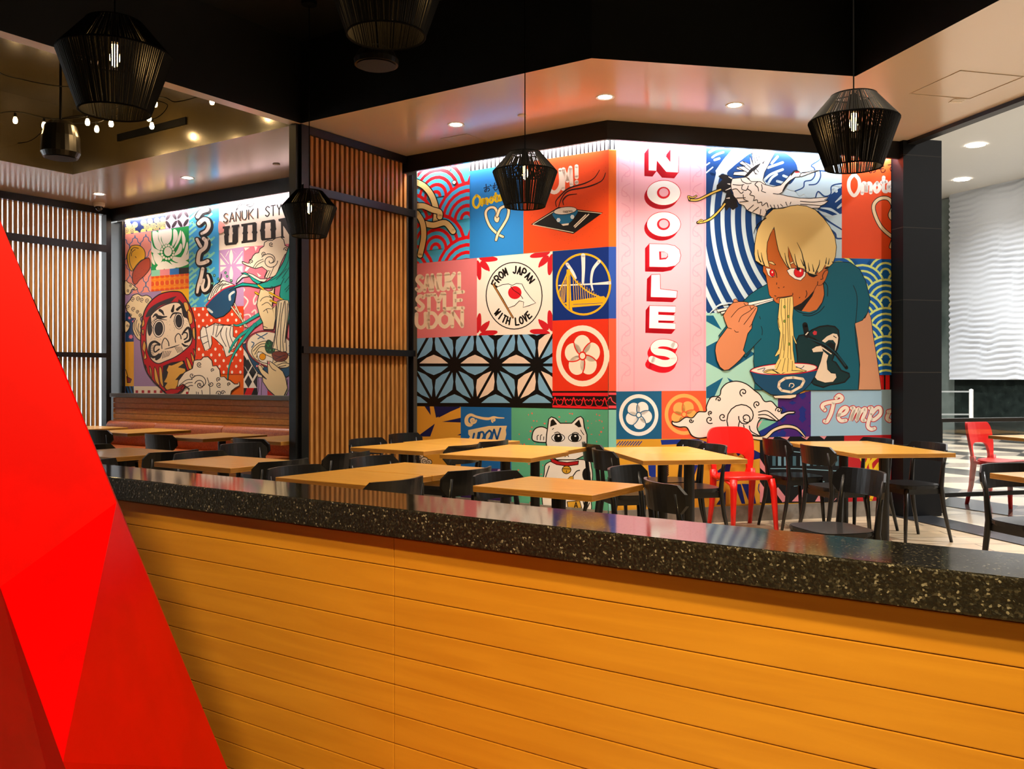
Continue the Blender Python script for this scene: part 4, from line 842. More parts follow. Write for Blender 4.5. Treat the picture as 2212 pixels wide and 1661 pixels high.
# salmon lattice with potatoes
q3 = T('M5', '42,625 450,577 450,1520 180,1545 42,1560'); L.poly(q3, '#f59a86'); L.clip = q3
for ox in (-170, 0, 170, 340):
    for oy in (0, 390, 780):
        for sx_ in (1, -1):
            L.stroke([(265+(195+ox+sx_*x)/7.22, 420+(y+oy-ox*0.12)/7.22) for x, y in ((0, 640), (8, 680), (35, 690), (45, 740), (80, 770), (85, 810), (85, 860), (45, 920), (35, 980), (8, 1000), (0, 1040))], 1.7, '#3c6f9f', sm=False)
L.clip = None
L.poly(T('M5', '140,805 200,790 270,800 330,850 355,920 345,1000 290,1030 230,1090 180,1160 150,1195 110,1160 85,1080 70,980 85,900 115,840'), '#f5b81c', sm=True, line=K, lw=1.6)
for s in ('150,850 110,960 120,1080 160,1170', '200,860 150,900 140,960', '130,870 180,830 250,840', '200,970 215,985'): L.stroke(T('M5', s), 1.4, K)
L.poly(T('M5', '390,990 425,1010 435,1080 420,1170 340,1270 260,1340 220,1395 180,1395 155,1330 160,1230 210,1130 290,1040'), '#b5441c', sm=True, line=K, lw=1.6)
for i in range(22): L.poly(circ((265+random.uniform(190, 400)/7.22, 420+(1390-random.uniform(60, 300))/7.22), 0.6, n=5), '#4a180a')
# green flower
q4 = T('M5', '450,577 1040,490 1040,1135 450,1185'); L.poly(q4, '#0f9a45'); L.clip = q4
petals = ['470,580 550,590 560,700 610,800 590,870 520,830 480,720', '560,570 610,560 600,700 640,790 620,800 570,700', '610,560 730,540 720,700 690,790 650,790 610,690', '735,540 770,560 760,700 700,780 720,680', '795,550 850,570 860,680 790,810 760,830 790,700', '905,560 915,640 870,760 800,850 850,720', '930,570 985,700 950,850 930,700', '905,765 935,820 900,910 800,960 860,860', '1010,740 1020,870 950,1020 900,1010 960,900', '450,720 490,830 600,890 560,920 450,890', '480,920 560,930 620,1010 560,1100 500,1030', '450,920 510,1090 460,1060', '530,1130 640,1040 650,1160 540,1180', '660,1040 780,1100 830,1145 660,1165', '740,1040 850,1070 940,1020 1030,1060 1000,1100 840,1140', '800,970 900,980 1000,940 1035,860 1035,1000 940,1040 860,1060 780,1020', '560,950 640,960 640,1010 580,990']
for s in petals: L.poly(T('M5', s), '#fbf3de', sm=True)
for i in range(14):
    a = i*2*PI/14; L.poly(circ((265+(705+95*math.cos(a))/7.22, 420+(900+105*math.sin(a))/7.22), 3.2, 3.4, 9), '#fbf3de', line='#0f9a45', lw=0.9)
L.poly(circ(T('M5', '712,890')[0], 9, 10.5), '#fbf3de', line='#0f9a45', lw=1.2); L.clip = None
for i, (x0, x1, c) in enumerate(((450, 585, '#8fd3ae'), (585, 738, '#ee8f93'), (738, 882, '#2f78bf'), (882, 1040, '#14110f'))):
    y = lambda x, b: b-(x-450)*0.085
    L.poly([(265+x/7.22, 420+yy/7.22) for x, yy in ((x0, y(x0, 1185)), (x1, y(x1, 1185)), (x1, y(x1, 1280)), (x0, y(x0, 1280)))], c)
q6 = T('M5', '450,1280 1040,1230 1040,1465 450,1515'); L.poly(q6, '#f78a14'); m6 = quad(q6); L.clip = q6
for i in range(8):
    u = (i+0.2)/7.6; L.put([circ(m6(u, 0.5), 4.2, 5.2, 14)], '#e9521b')
    for v in (0.06, 0.95): L.put([circ(m6(u, v), 4.6, 3.2, 12)], '#e9521b')
    L.put([circ(m6(u+0.065, 0.5), 1.1, 6, 8), circ(m6(u+0.065, 0.2), 2.4, 0.8, 8), circ(m6(u+0.065, 0.8), 2.4, 0.8, 8)], '#f9b04a')
L.clip = None
# blue key-fret column with hiragana
q8 = [(408.8, topl(409)), (473.5, topl(473)), (473.5, 661), (408.8, 665)]; L.poly(q8, '#3fa4dc'); L.clip = q8
for k in range(-6, 34):
    y0 = 410+k*11.0
    for (ox, l_) in ((0, 30), (34, 30)):
        d = 1 if (k % 2) else -1
        p = [(409+ox, y0+10), (409+ox+16, y0-4)]; L.stroke(p if k % 3 else [(p[0][0], p[0][1]), (p[0][0]+7, p[0][1]-6), (p[0][0]+12, p[0][1]+2), (p[0][0]+20, p[0][1]-6)], 4.4, '#8fdcc2', sm=False, caps=False)
L.clip = None
HW = [('1175,345 1230,270 1320,240', 62, 'w'), ('1195,450 1270,390 1330,410 1350,490 1310,570 1240,610', 62, 't'), ('1165,700 1200,770 1225,810', 44, 'a'), ('1270,690 1310,740 1290,830 1210,900 1185,1000 1190,1070 1260,1070 1330,1040', 58, 'b'), ('1255,1160 1230,1290 1190,1420 1170,1530', 50, 'c'), ('1215,1400 1270,1330 1250,1440 1280,1500 1340,1450 1355,1350 1330,1260', 46, 'd')]
def dn(p): return [(x+2.2, y+2.0) for x, y in p]
for s, wd, _ in HW:
    p = T('M5', s); L.stroke(dn(p), wd/7.22+7.5, '#17120f'); L.stroke(p, wd/7.22+5.2, '#17120f')
for s, wd, k in HW: L.stroke(T('M5', s), [wd/7.22*1.05, wd/7.22, wd/7.22*0.7] if k in 'tcd' else wd/7.22, '#fbe6d2')
for s in ('1335,690 1345,715', '1350,680 1360,700'): L.stroke(T('M5', s), 1.6, '#fbe6d2', sm=False)
# SANUKI STYLE UDON panel
q9 = [(473.5, topl(473)), (652, topl(652)), (652, 525), (527, 533), (473.5, 541)]; L.poly(q9, '#fbe9d4')
L.poly([(473.5, topl(473)), (652, topl(652)), (652, topl(652)+30), (560, topl(560)+38), (473.5, topl(473)+30)], '#fbd9d6')
L.poly(T('M7', '530,500 590,510 640,590 600,660 530,670'), '#f6a295', sm=True); L.poly(T('M7', '800,320 830,250 900,190 960,215 960,240 900,225 840,270'), '#fff8f0', sm=True, line=K, lw=1.6); L.poly(T('M7', '1000,170 1050,140 1080,180 1060,240 1010,265 960,240 1010,230 1040,190'), '#fff8f0', sm=True, line=K, lw=1.6)
word(L, 'SANUKI', T('M7', '605,375 1170,285 1170,435 605,515'), 2.6, '#1a1512', 0.42); word(L, 'STY', T('M7', '1255,265 1500,225 1500,385 1255,420'), 2.6, '#1a1512', 0.45); word(L, 'SANUKI', T('M7', '618,385 1183,297 1183,445 618,525'), 0.8, '#c98f6a', 0.42)
DK = '#241d18'
def serif(poly, hole):
    L.poly(T('M7', poly), DK)
    if hole: L.poly(T('M7', hole), '#fbe3cd')
serif('590,575 705,560 702,600 685,605 685,680 692,700 680,725 682,825 740,818 742,700 755,680 745,650 748,590 730,585 732,555 850,540 852,572 830,580 830,810 800,850 640,868 620,840 612,720 622,700 610,670 612,610 592,605', None)
serif('875,535 1095,503 1120,525 1120,640 1132,660 1120,690 1118,790 1100,810 880,838 880,800 900,795 905,700 893,680 905,655 908,575 880,570', '978,552 1050,545 1052,640 1040,662 1054,685 1054,780 975,788 975,690 985,668 973,645')
serif('1200,490 1390,460 1412,480 1418,590 1425,610 1412,640 1415,740 1400,765 1205,795 1185,775 1175,660 1165,635 1178,610 1185,520', '1250,520 1335,510 1338,600 1328,622 1340,650 1340,750 1250,755 1250,650 1240,625 1252,600')
serif('1455,455 1560,435 1650,640 1650,440 1760,420 1770,740 1650,745 1560,600 1530,560 1535,720 1560,750 1480,755 1500,720 1495,500 1460,490', None)
q10 = [(473.5, 541), (527, 533), (527, 662), (473.5, 665)]; L.poly(q10, '#c79ac9'); L.clip = q10
for s in ('720,930 750,1040 720,1170 690,1040', '720,1190 750,1310 720,1430 690,1310', '630,1050 660,980 690,950', '800,1010 760,960 740,940'): L.poly(T('M7', s), '#fbeee2', sm=True)
for s in ('550,1060 640,1170 550,1175', '895,1020 895,1150 790,1160', '550,1200 650,1200 550,1290', '800,1200 895,1190 895,1290', '540,1420 600,1360 640,1420 560,1480'): L.poly(T('M7', s), '#fbeee2')
L.stroke(T('M7', '555,990 680,1150'), 1.6, '#fbeee2', sm=False); L.stroke(T('M7', '895,960 760,1140'), 1.6, '#fbeee2', sm=False); L.clip = None
q11 = [(527, 533), (652, 525), (652, 750), (527, 750)]; L.poly(q11, '#ee7f92'); L.clip = q11
for s in ('920,900 940,950 1010,900', '1080,880 1100,960 1130,890', '930,1260 960,1200 1010,1210 960,1270', '1120,1290 1190,1340 1150,1360', '915,1520 940,1560 915,1600'): L.poly(T('M7', s), '#fbeee6')
for s in ('700,360 745,410 730,460 690,520', '850,340 820,400 830,460 860,420', '800,560 840,530 850,600 810,610', '690,600 760,590 790,640'): L.stroke(T('M8', s), 3.2, '#fbeee6')
L.clip = None
# polka panel, orange foot, diamonds
q12 = [(411, 664), (527, 661), (527, 808), (411, 808)]; L.poly(q12, '#ee4a1c'); dots(L, [(404, 662), (529, 660), (529, 810), (404, 810)], 7.4 and 7, 12, '#fdf3e6', 2.5, 3.4); L.poly([(411, 808), (527, 808), (527, 857), (411, 855)], '#f06a14')
q13 = [(527, 748), (560, 748), (560, 857), (527, 857)]; L.poly(q13, '#fdf3e6'); L.clip = q13
for c in ('700,1190', '750,1240', '810,1330', '700,1330', '865,1240', '755,1450', '865,1450'):
    x, y = T('M8', c)[0]; L.put([[(x, y-14), (x+8, y), (x, y+14), (x-8, y)]], '#14110f')
L.poly(T('M8', '695,1530 880,1530 880,1640 695,1640'), '#14110f'); L.poly(T('M8', '740,1530 830,1530 790,1625 700,1625'), '#dd1f22'); L.clip = None
L.poly([(557, 800), (652, 800), (652, 858), (557, 857)], '#b694c8')
for s in ('880,1390 890,1500 870,1620', '930,1400 920,1620', '1260,1420 1240,1640', '1330,1340 1340,1560'): L.stroke(T('M8', s), 1.3, K)
L.poly(T('M8', '1000,1560 1080,1625 1000,1625'), '#d4262c'); L.poly(T('M8', '1290,1430 1310,1400 1330,1470 1310,1500'), '#d4262c', line=K, lw=1); L.poly(T('M8', '1350,1530 1394,1520 1394,1600 1360,1590'), '#f2c11c', line=K, lw=1.2)
# left edge panels
L.poly(T('M6', '40,430 160,420 160,850 40,855'), '#143f6e'); 
for c, r in (('100,510', 4), ('120,780', 6), ('60,680', 4), ('150,560', 3)): 
    p = T('M6', c)[0]; L.poly([(p[0]+r*(1 if i % 2 else 0.5)*math.cos(i*PI/8), p[1]+r*(1 if i % 2 else 0.5)*math.sin(i*PI/8)) for i in range(16)], '#ef7f92')
L.poly(T('M6', '40,855 162,850 162,1490 40,1490'), '#f0b030'); L.stroke(T('M6', '45,1250 70,1330 80,1380'), 1.6, K); L.poly(T('M6', '60,1350 130,1390 110,1440 70,1440'), '#8c1f16', line=K, lw=1.4)
bl = T('M6', '40,1490 162,1490 162,1600 40,1600'); L.poly(bl, '#15110f'); L.clip = bl; L.put([[(270+x, 834), (273+x, 834), (279+x, 852), (276+x, 852)] for x in (-5, 2, 9, 16)], '#1d5f9a'); L.clip = None
L.poly(T('M6', '162,1490 1000,1495 1000,1625 162,1615'), '#fbe9cf'); L.put([[(293.2+13.1*i, 843), (298.8+13.1*i, 843), (298.8+13.1*i, 849), (293.2+13.1*i, 849)] for i in range(5)]+[[(402, 846), (411, 846), (411, 853), (402, 853)]], '#b51d25')
L.poly(T('M6', '555,130 955,85 955,345 800,345 555,340'), '#f5b81c')
# clouds on the left
L.poly(T('M5', '42,1350 100,1380 140,1390 200,1440 235,1470 200,1490 150,1480 120,1540 90,1560 42,1540'), '#f6dfae', sm=True, line=K, lw=1.5)
for c in ('130,1420', '90,1500', '180,1470'): swirl(L, T('M5', c)[0], 3.4, 1, 1.3, 1.2, K)
L.poly(T('M6', '110,250 150,190 220,165 280,195 350,185 410,220 420,270 370,350 320,400 300,470 260,520 280,590 260,640 290,760 260,830 200,790 150,690 150,590 190,520 130,510 110,460 60,400 50,330'), '#f6dfae', sm=True, line=K, lw=1.8)
for c, r in (('150,240', 5), ('230,230', 5), ('280,250', 5), ('360,260', 5), ('80,350', 5), ('160,380', 5), ('220,420', 4), ('260,470', 4), ('120,470', 4)): swirl(L, T('M6', c)[0], r, 1.5, 1.4, 1.3, K)
for s in ('180,560 170,650 220,770', '210,540 195,640 250,760', '235,590 225,680 265,740'): L.stroke(T('M6', s), 1.3, K)
L.poly(T('M6', '40,560 90,570 110,610 80,690 40,710'), '#f6dfae', sm=True, line=K, lw=1.4); swirl(L, T('M6', '75,620')[0], 3.4, 0, 1.3, 1.1, K)
# daruma doll
DR = '#c8161d'
L.poly(T('M6', '410,270 520,180 640,140 760,130 850,150 930,260 990,380 1040,560 1058,760 1050,960 1020,1180 940,1400 860,1560 740,1608 640,1600 560,1530 430,1400 340,1260 290,1080 265,880 270,680 300,480 340,370'), DR, sm=True, line=K, lw=2.6)
L.poly(T('M6', '340,470 400,370 520,290 700,220 780,200 740,240 690,290 560,330 470,400 400,480 340,500'), K, sm=True); L.poly(T('M6', '810,240 870,300 930,420 940,520 880,510 860,380 800,290'), K)
L.poly(T('M6', '440,440 560,350 700,295 800,290 850,340 880,480 940,520 980,640 1005,760 985,880 900,970 760,1070 620,1130 520,1165 430,1120 370,1010 345,860 345,700 370,560'), '#f8e2c4', sm=True, line=K, lw=2.2)
for s in ('375,560 410,480 420,600 430,700 390,770 360,680',): L.poly(T('M6', s), K, sm=True)
for c, rx, ry, a in (('525,665', 9.4, 16, 0.08), ('812,555', 7.6, 15, -0.05)):
    p = T('M6', c)[0]; L.poly(circ(p, rx*1.28, ry*1.15, 24, rot=a), '#fbeed8', line=K, lw=1.6); L.poly(circ(p, rx, ry*0.95, 24, rot=a), K)
for s, wd in (('440,500 480,460 510,490 570,500 640,490', [2, 6, 7, 2]), ('540,400 570,420 600,470', [6, 6, 2]), ('690,510 730,450 800,440 850,450', [2, 4, 2]), ('720,410 740,330', [7, 3]), ('790,390 840,350 860,370', [6, 3]), ('450,560 500,520 570,530 640,540', [1, 2.4, 1]), ('570,950 570,880 610,800 660,850 670,910', [2, 2, 2.4]), ('765,860 760,790 800,735 835,760 845,810', [2, 2, 2.4]), ('610,960 720,930 820,895', [1, 2.6, 1]), ('860,880 900,910 945,910', [3, 5, 2]), ('490,1100 540,1070 580,990', [6, 4, 1]), ('440,1080 520,1060 560,1010', [4, 3, 1])): L.stroke(T('M6', s), wd, K)
L.stroke(T('M6', '540,890 470,850 410,880 390,960 410,1050 470,1070 530,1030'), [4, 6, 6, 4], K); L.stroke(T('M6', '540,900 480,900 455,950 470,1000 530,960'), 3, K); L.stroke(T('M6', '860,750 900,690 950,650 975,720 970,820 900,860'), [3, 5, 6, 4], K); L.stroke(T('M6', '890,720 930,730 930,790 890,820'), 3, K)
for i in range(6): L.stroke(T('M6', '%d,%d %d,%d' % (400+i*3, 900+i*26, 452, 905+i*24)), 1.0, K, sm=False)
for i in range(5): L.stroke(T('M6', '%d,985 %d,%d' % (600+i*25, 575+i*22, 1090-i*8)), 1.2, K, sm=False)
for i in range(5): L.stroke(T('M6', '%d,925 %d,%d' % (755+i*22, 800+i*18, 1010-i*6)), 1.2, K, sm=False)
for i in range(6): L.stroke(T('M6', '%d,%d %d,%d' % (405+i*12, 580+i*-14, 440+i*14, 660-i*30)), 1.0, K, sm=False)
for i in range(60):
    x, y = random.choice([(random.uniform(600, 690), random.uniform(540, 880)), (random.uniform(390, 560), random.uniform(770, 840)), (random.uniform(730, 760), random.uniform(520, 720)), (random.uniform(870, 950), random.uniform(540, 640))]); L.poly(circ((265+x/6.646, 610+y/6.646), 0.5, n=5), K)
GO = '#e6ae4e'
for s in ('880,300 930,290 960,380 920,420', '940,400 990,440 1010,560 970,600 950,520', '1010,670 1040,660 1045,820 1015,770', '300,520 320,600 280,640', '280,690 310,680 300,760', '310,840 340,900 330,1000 350,1080 310,1100 320,1010 290,950', '330,1180 355,1250 350,1290', '390,1200 420,1260 420,1390 400,1300', '460,1220 490,1260 535,1470 500,1450 465,1380', '530,1220 565,1240 580,1380 590,1500 540,1420', '920,1080 960,1120 1000,1230 960,1240 930,1150', '985,1010 1020,1060 1035,1130 1010,1150', '1020,950 1050,1000 1045,1060'): L.poly(T('M6', s), GO, sm=True, line=K, lw=1.5)
L.poly(T('M6', '585,1200 700,1150 890,1120 930,1240 960,1320 870,1400 760,1530 640,1570 590,1500 580,1350'), K)
L.poly(T('M6', '640,1260 670,1190 710,1195 860,1130 880,1160 800,1220 900,1240 910,1290 830,1320 760,1400 830,1400 760,1530 640,1540 610,1500 650,1440 600,1430 640,1360 660,1290'), GO)
L.poly(T('M6', '600,1560 700,1530 860,1530 800,1590 700,1608 640,1600'), DR, line=K, lw=1.4)
# noodle bowl tipping over the polka panel, with a striped cloth below
L.poly(T('M8', '215,760 330,700 430,720 560,740 560,870 630,910 590,1010 520,1060 580,1080 470,1135 430,1000 340,910 280,860 290,960 270,1020 200,1055 140,890 140,800 170,740'), '#fbf1e0', sm=False, line=K, lw=1.8)
for s in ('320,700 300,850', '370,710 340,880 420,760', '430,740 400,850 470,1000', '480,760 470,860 520,1030', '530,750 520,860 580,1000', '205,740 260,1020', '140,890 230,860', '170,970 245,930', '330,720 420,730 540,720'): L.stroke(T('M8', s), 1.5, K)
L.poly(T('M8', '240,410 280,290 330,210 430,160 510,180 580,215 560,240 440,300'), '#fbf1e0', sm=True, line=K, lw=1.6)
for s in ('270,380 310,270 380,200', '300,350 350,250 430,190', '340,310 390,230 470,190', '400,280 430,220 510,200', '360,200 400,130 410,70', '380,210 430,150'): L.stroke(T('M8', s), 1.5, K)
for c in ('320,90', '460,55', '370,135', '290,190', '535,155', '480,100'): L.poly(circ(T('M8', c)[0], 2.4, 2.8, 9), '#6fb58d', line=K, lw=1.0)
L.poly(T('M8', '212,475 300,370 420,270 520,225 580,212 600,300 580,420 520,540 440,610 340,640 260,580'), '#154a6e', sm=False, line=K, lw=2.0); L.stroke(T('M8', '216,470 300,375 420,275 520,230 578,217'), 2.6, '#d9203a')
for s in ('520,400 520,340 570,300', '240,520 290,560'): L.stroke(T('M8', s), 5, '#dfe6e2')
for s in ('540,490 740,750', '580,450 715,745'): L.stroke(T('M8', s), 4.2, K, sm=False); L.stroke(T('M8', s), 2.4, '#f3e3c2', sm=False)
# teal hair, hands, noodle bowl at right
TQ = '#1cae9f'
cl = T('M7', '890,1120 920,1125 990,1150 1010,1090 1040,1075 1060,1030 1100,990 1150,980 1170,920 1230,880 1240,820 1290,790 1360,790 1420,750 1490,735 1540,780 1560,870 1620,900 1620,960 1560,1010 1500,1130 1420,1340 1280,1385 1240,1360 1280,1260 1200,1200 1100,1230 1040,1210 960,1180 900,1150')
L.poly(cl, '#fbe9cf', sm=False, line=K, lw=1.8)
for c, r, ro, t in (('1345,850', 5, 1, 1.3), ('1230,1000', 5, 2, 1.3), ('1330,1110', 16, 0, 1.5), ('1575,930', 5, 3, 1.2), ('1035,1120', 5, 2, 1.3), ('1340,1120', 22, 3.6, 0.55)): swirl(L, T('M7', c)[0], r, ro, t, 1.6, K)
for s in ('1060,1220 1120,1130 1220,1080', '1090,1225 1140,1160 1230,1110', '1240,1380 1290,1270 1310,1260', '1270,1385 1330,1260', '1310,1380 1370,1240 1390,1200'): L.stroke(T('M7', s), 1.3, K)
L.poly(T('M7', '1665,720 1740,720 1755,1300 1760,2000 1640,2130 1560,1900 1480,1640 1500,1480 1350,1530 1140,1530 1000,1500 880,1500 780,1530 690,1580 790,1500 900,1450 1140,1475 1290,1430 1420,1330 1540,1120 1620,900'), TQ, line=K, lw=1.8)
L.poly(T('M7', '800,1470 820,1400 900,1320 1000,1300 1060,1320 1180,1390 1290,1390 1240,1440 1120,1420 1000,1350 900,1370'), '#fbf1e0', line=K, lw=1.5); L.poly(T('M7', '880,1300 950,1290 1080,1380 1200,1445 1140,1470 1060,1420 1000,1340'), TQ, line=K, lw=1.4)
for s in ('1640,950 1600,1150 1480,1330 1330,1420', '1700,900 1660,1150 1520,1380', '1720,1000 1690,1250 1560,1450', '1730,1200 1650,1450 1560,1560', '1745,1350 1680,1560', '1590,1230 1430,1400', '1550,1380 1500,1480', '1740,1500 1660,1700'): L.stroke(T('M7', s), 1.3, '#123c3a')
for s in ('1240,300 1330,180', '1300,330 1370,220', '1330,600 1394,500', '1310,700 1390,560', '1300,800 1390,690', '1310,900 1390,800'): L.stroke(T('M8', s), 1.4, '#123c3a')
for s, wd in (('920,570 800,640 720,690 620,730 570,720', [6, 4, 2]), ('930,660 800,760 650,860 560,970 510,1070', [9, 5, 2]), ('840,720 700,900 580,1080 510,1260 490,1430', [7, 5, 2, 1])): L.stroke(T('M8', s), [x+1.6 for x in wd], K); L.stroke(T('M8', s), wd, TQ)
# bowl
bc = T('M8', '1055,1040')[0]
L.poly(T('M8', '725,960 750,1100 830,1260 920,1370 1050,1420 1250,1390 1370,1260 1385,1100'), '#154a6e', sm=True, line=K, lw=2.0); L.poly(T('M8', '870,1340 930,1370 940,1400 880,1390'), '#f5e0c2', line=K, lw=1.2)
L.poly(circ(bc, 57, 39, 40, rot=0.33), '#c8323c', line=K, lw=1.6); L.poly(circ(bc, 54.5, 36.5, 40, rot=0.33), '#f5e6cd', line=K, lw=1.0)
for s in ('800,940 830,960 800,1010', '860,840 960,900', '880,900 1000,830', '1270,1090 1330,1110 1300,1150', '1280,990 1350,1040'): L.stroke(T('M8', s), 2.2, '#2b5a7e')
L.poly(T('M8', '800,1050 880,960 980,930 1100,960 1240,1070 1310,1180 1270,1260 1160,1270 1000,1220 850,1160'), '#f6e2b4', sm=True, line=K, lw=1.4)
for s in ('820,1060 900,980 970,960', '840,1100 900,1010 980,1000', '860,1140 890,1060', '1090,1210 1170,1180 1250,1200', '1130,1240 1210,1210 1280,1220', '1150,1260 1240,1240'): L.stroke(T('M8', s), 1.5, K)
L.poly(T('M8', '970,1000 1000,920 1050,930 1100,1010 1080,1080 1000,1080'), '#1f4a2a', sm=True, line=K, lw=1.0)
for i in range(16): L.poly(circ((410+random.uniform(975, 1090)/5.932, 580+random.uniform(930, 1080)/5.932), 1.5, n=7), random.choice(['#2f8a44', '#15331c', '#57a85a']))
L.poly(T('M8', '1060,1090 1140,1060 1250,1080 1260,1140 1200,1190 1100,1180'), '#7a3517', sm=True, line=K, lw=1.2)
for s in ('1090,1110 1150,1130 1230,1110', '1110,1160 1180,1130', '1150,1180 1230,1150'): L.stroke(T('M8', s), 1.5, '#2a1008')
L.poly(T('M8', '870,1090 920,1070 990,1110 1070,1150 1060,1210 990,1215 900,1180'), '#fbf3e2', sm=True, line=K, lw=1.3); L.poly(circ(T('M8', '940,1130')[0], 7, 7.4, 16), '#f0a21c', line=K, lw=1.0)
# hands
SKN = '#f8dfae'
L.poly(T('M8', '950,780 940,690 900,600 865,470 880,380 910,270 960,265 1010,290 1060,280 1090,240 1085,330 1070,380 1020,340 1060,380 1075,400 1060,470 1085,500 1060,520 1110,470 1105,640 1080,780'), SKN, line=K, lw=1.6)
for s in ('930,470 1000,435 1060,490', '910,420 940,380 1000,360 1060,380', '950,550 1000,515 1050,520', '1040,270 1050,230 1080,240', '950,740 1000,760', '990,520 1005,570'): L.stroke(T('M8', s), 1.3, K)
for s in ('885,215 950,265', '1030,310 1330,475'): L.stroke(T('M8', s), 4.6, K, sm=False); L.stroke(T('M8', s), 3.2, '#f2c11c', sm=False)
for s in ('845,305 885,330', '1040,410 1320,520'): L.stroke(T('M8', s), 4.6, K, sm=False); L.stroke(T('M8', s), 3.2, '#f2c11c', sm=False)
for s in ('1050,265', '1068,375', '1075,490'): L.poly(circ(T('M8', s)[0], 2.2, 1.7, 8), '#ee8fa0', line=K, lw=0.8)
L.poly(T('M8', '1130,420 1200,400 1270,410 1280,520 1260,700 1240,900 1245,1060 1190,1070 1100,1030 1060,1020 1100,850 1110,640 1120,500'), '#f8e6c0', line=K, lw=1.5)
for s in ('1150,420 1120,640 1100,900 1060,1060', '1180,440 1150,700 1120,900 1130,1040', '1220,420 1180,640 1170,900 1170,1060', '1230,420 1230,640 1200,900 1210,1060', '1260,450 1250,700 1225,950', '1300,500 1290,620 1250,760'): L.stroke(T('M8', s), 1.5, K)
L.poly(T('M8', '870,1240 910,1220 960,1260 940,1290 1010,1350 1000,1180 1040,1190 1120,1250 1200,1320 1235,1400 1260,1530 1210,1640 1110,1640 1010,1550 945,1450 940,1390 990,1420 930,1360 880,1280'), SKN, line=K, lw=1.6)
for s in ('880,1250 920,1340 990,1415', '910,1230 960,1300 1015,1350', '1010,1200 1060,1280 1110,1310'): L.stroke(T('M8', s), 1.4, K)
for s in ('868,1250', '908,1228', '1018,1210'): L.poly(circ(T('M8', s)[0], 2.4, 2.8, 8), '#ee8fa0', line=K, lw=0.8)
for i in range(6): L.poly(circ(T('M8', '%d,%d' % (1265-i*7, 1555+i*15))[0], 1.4, n=8), '#fbf3e2', line=K, lw=0.9)
# big cloud at the foot
cl2 = T('M8', '-60,1330 20,1290 40,1280 60,1180 100,1170 150,1170 180,1135 240,1130 290,1180 300,1250 350,1245 390,1300 400,1390 450,1385 490,1430 520,1430 580,1480 620,1480 640,1450 645,1500 590,1530 540,1570 520,1640 -20,1640 0,1540 -80,1480 -150,1520 -140,1440')
L.poly(cl2, '#f8e8cf', line=K, lw=2.0)
for c, r, ro, t, d in (('130,1230', 6, 1, 1.4, 1), ('300,1300', 4, 2, 1.2, 1), ('375,1420', 5, 2, 1.3, 1), ('510,1480', 4, 2, 1.2, 1), ('35,1370', 6, 0, 1.3, 1), ('280,1480', 6, 3, 1.2, -1), ('380,1490', 6, 1, 1.3, 1), ('140,1470', 21, 3.6, 0.8, 1), ('135,1490', 11, 3.4, 1.5, 1), ('380,1600', 6, 3, 1.2, 1), ('430,1590', 5, 0, 1.2, -1)): swirl(L, T('M8', c)[0], r, ro, t, 1.7, K, d=d)
for s in ('230,1400 260,1500 265,1640', '160,1560 170,1640', '90,1580 95,1640', '115,1585 120,1640', '-130,1500 -40,1430 40,1420', '-110,1530 -30,1470 40,1460', '-60,1540 10,1500 45,1500'): L.stroke(T('M8', s), 1.5, K)
L.build('mural', 'printed mural above the leather bench with red daruma doll and teal hair')
# ---- the shelf, boarded wainscot and bench under this mural
sE = (e0-Kz).dot(DA)
ZS = 1.112
board = wood('oak_board', '#d2943c', '#b87824', (1.0, 12, 12), 0.42, coat=0.1)
mb = MB(); mb.fbox(WA(sL1, 0.012, ZS-0.052), DA*(sE-0.08-sL1), -DP*0.16, Vector((0, 0, 0.05))); struct(mb.build('trim_5', [mat('grey_ledge', '#4c4a42', 0.4)]))
mb = MB()
for k in range(5): mb.fbox(WA(sL1, 0.004, 0.715+k*0.069), DA*(sE-0.10-sL1), -DP*0.125, Vector((0, 0, 0.062)))
mb.fbox(WA(sL1, 0.004, 0.0), DA*(sE-0.10-sL1), -DP*0.10, Vector((0, 0, ZS-0.055)))
wb = mb.build('trim_6', [board]); struct(wb)
# ================================================================ BENCH
leather = noisy('cognac_leather', '#b0602e', '#96491f', 60, 0.38, spec=0.5)
bs0 = spx(660); segs = [sE-0.085, spx(367), spx(512), bs0]
t = thing('bench', 'long cognac leather wall bench under the daruma mural', 'bench', WA(bs0, 0, 0), RA)
x0_ = [-(s-bs0) for s in segs]                        # local +x = -DA, local y = DP (wall at y = 0), we work towards -y
mb = MB(); mb.bevbox(x0_[0]+0.02, -0.02, -0.60, -0.135, 0.001, 0.33, 0.006); mb.build('base', [board], t)
for i in range(3):
    xa, xb = x0_[i], x0_[i+1]
    prof = [(-0.135, 0.40), (-0.20, 0.42), (-0.225, 0.60), (-0.225, 0.70), (-0.205, 0.742), (-0.170, 0.757), (-0.145, 0.748), (-0.135, 0.72)]
    n = len(prof); m = MB(); vs = []; fs = []
    xs = [xa+0.004, xa+0.015, xb-0.015, xb-0.004]
    for j, x in enumerate(xs):
        k = 0.985 if j in (0, 3) else 1.0
        for y, z in prof: vs.append(Vector((x, -0.128+(y+0.128)*k, 0.40+(z-0.40)*k)))
    for j in range(3): fs += [(j*n+i_, j*n+(i_+1) % n, (j+1)*n+(i_+1) % n, (j+1)*n+i_) for i_ in range(n)]
    fs += [tuple(range(n-1, -1, -1)), tuple(3*n+i_ for i_ in range(n))]
    m.add(vs, fs); m.build('back_cushion', [leather], t, smooth=True)
    m = MB(); m.bevbox(xa+0.004, xb-0.004, -0.62, -0.20, 0.33, 0.45, 0.03); m.build('seat_cushion', [leather], t, smooth=True)

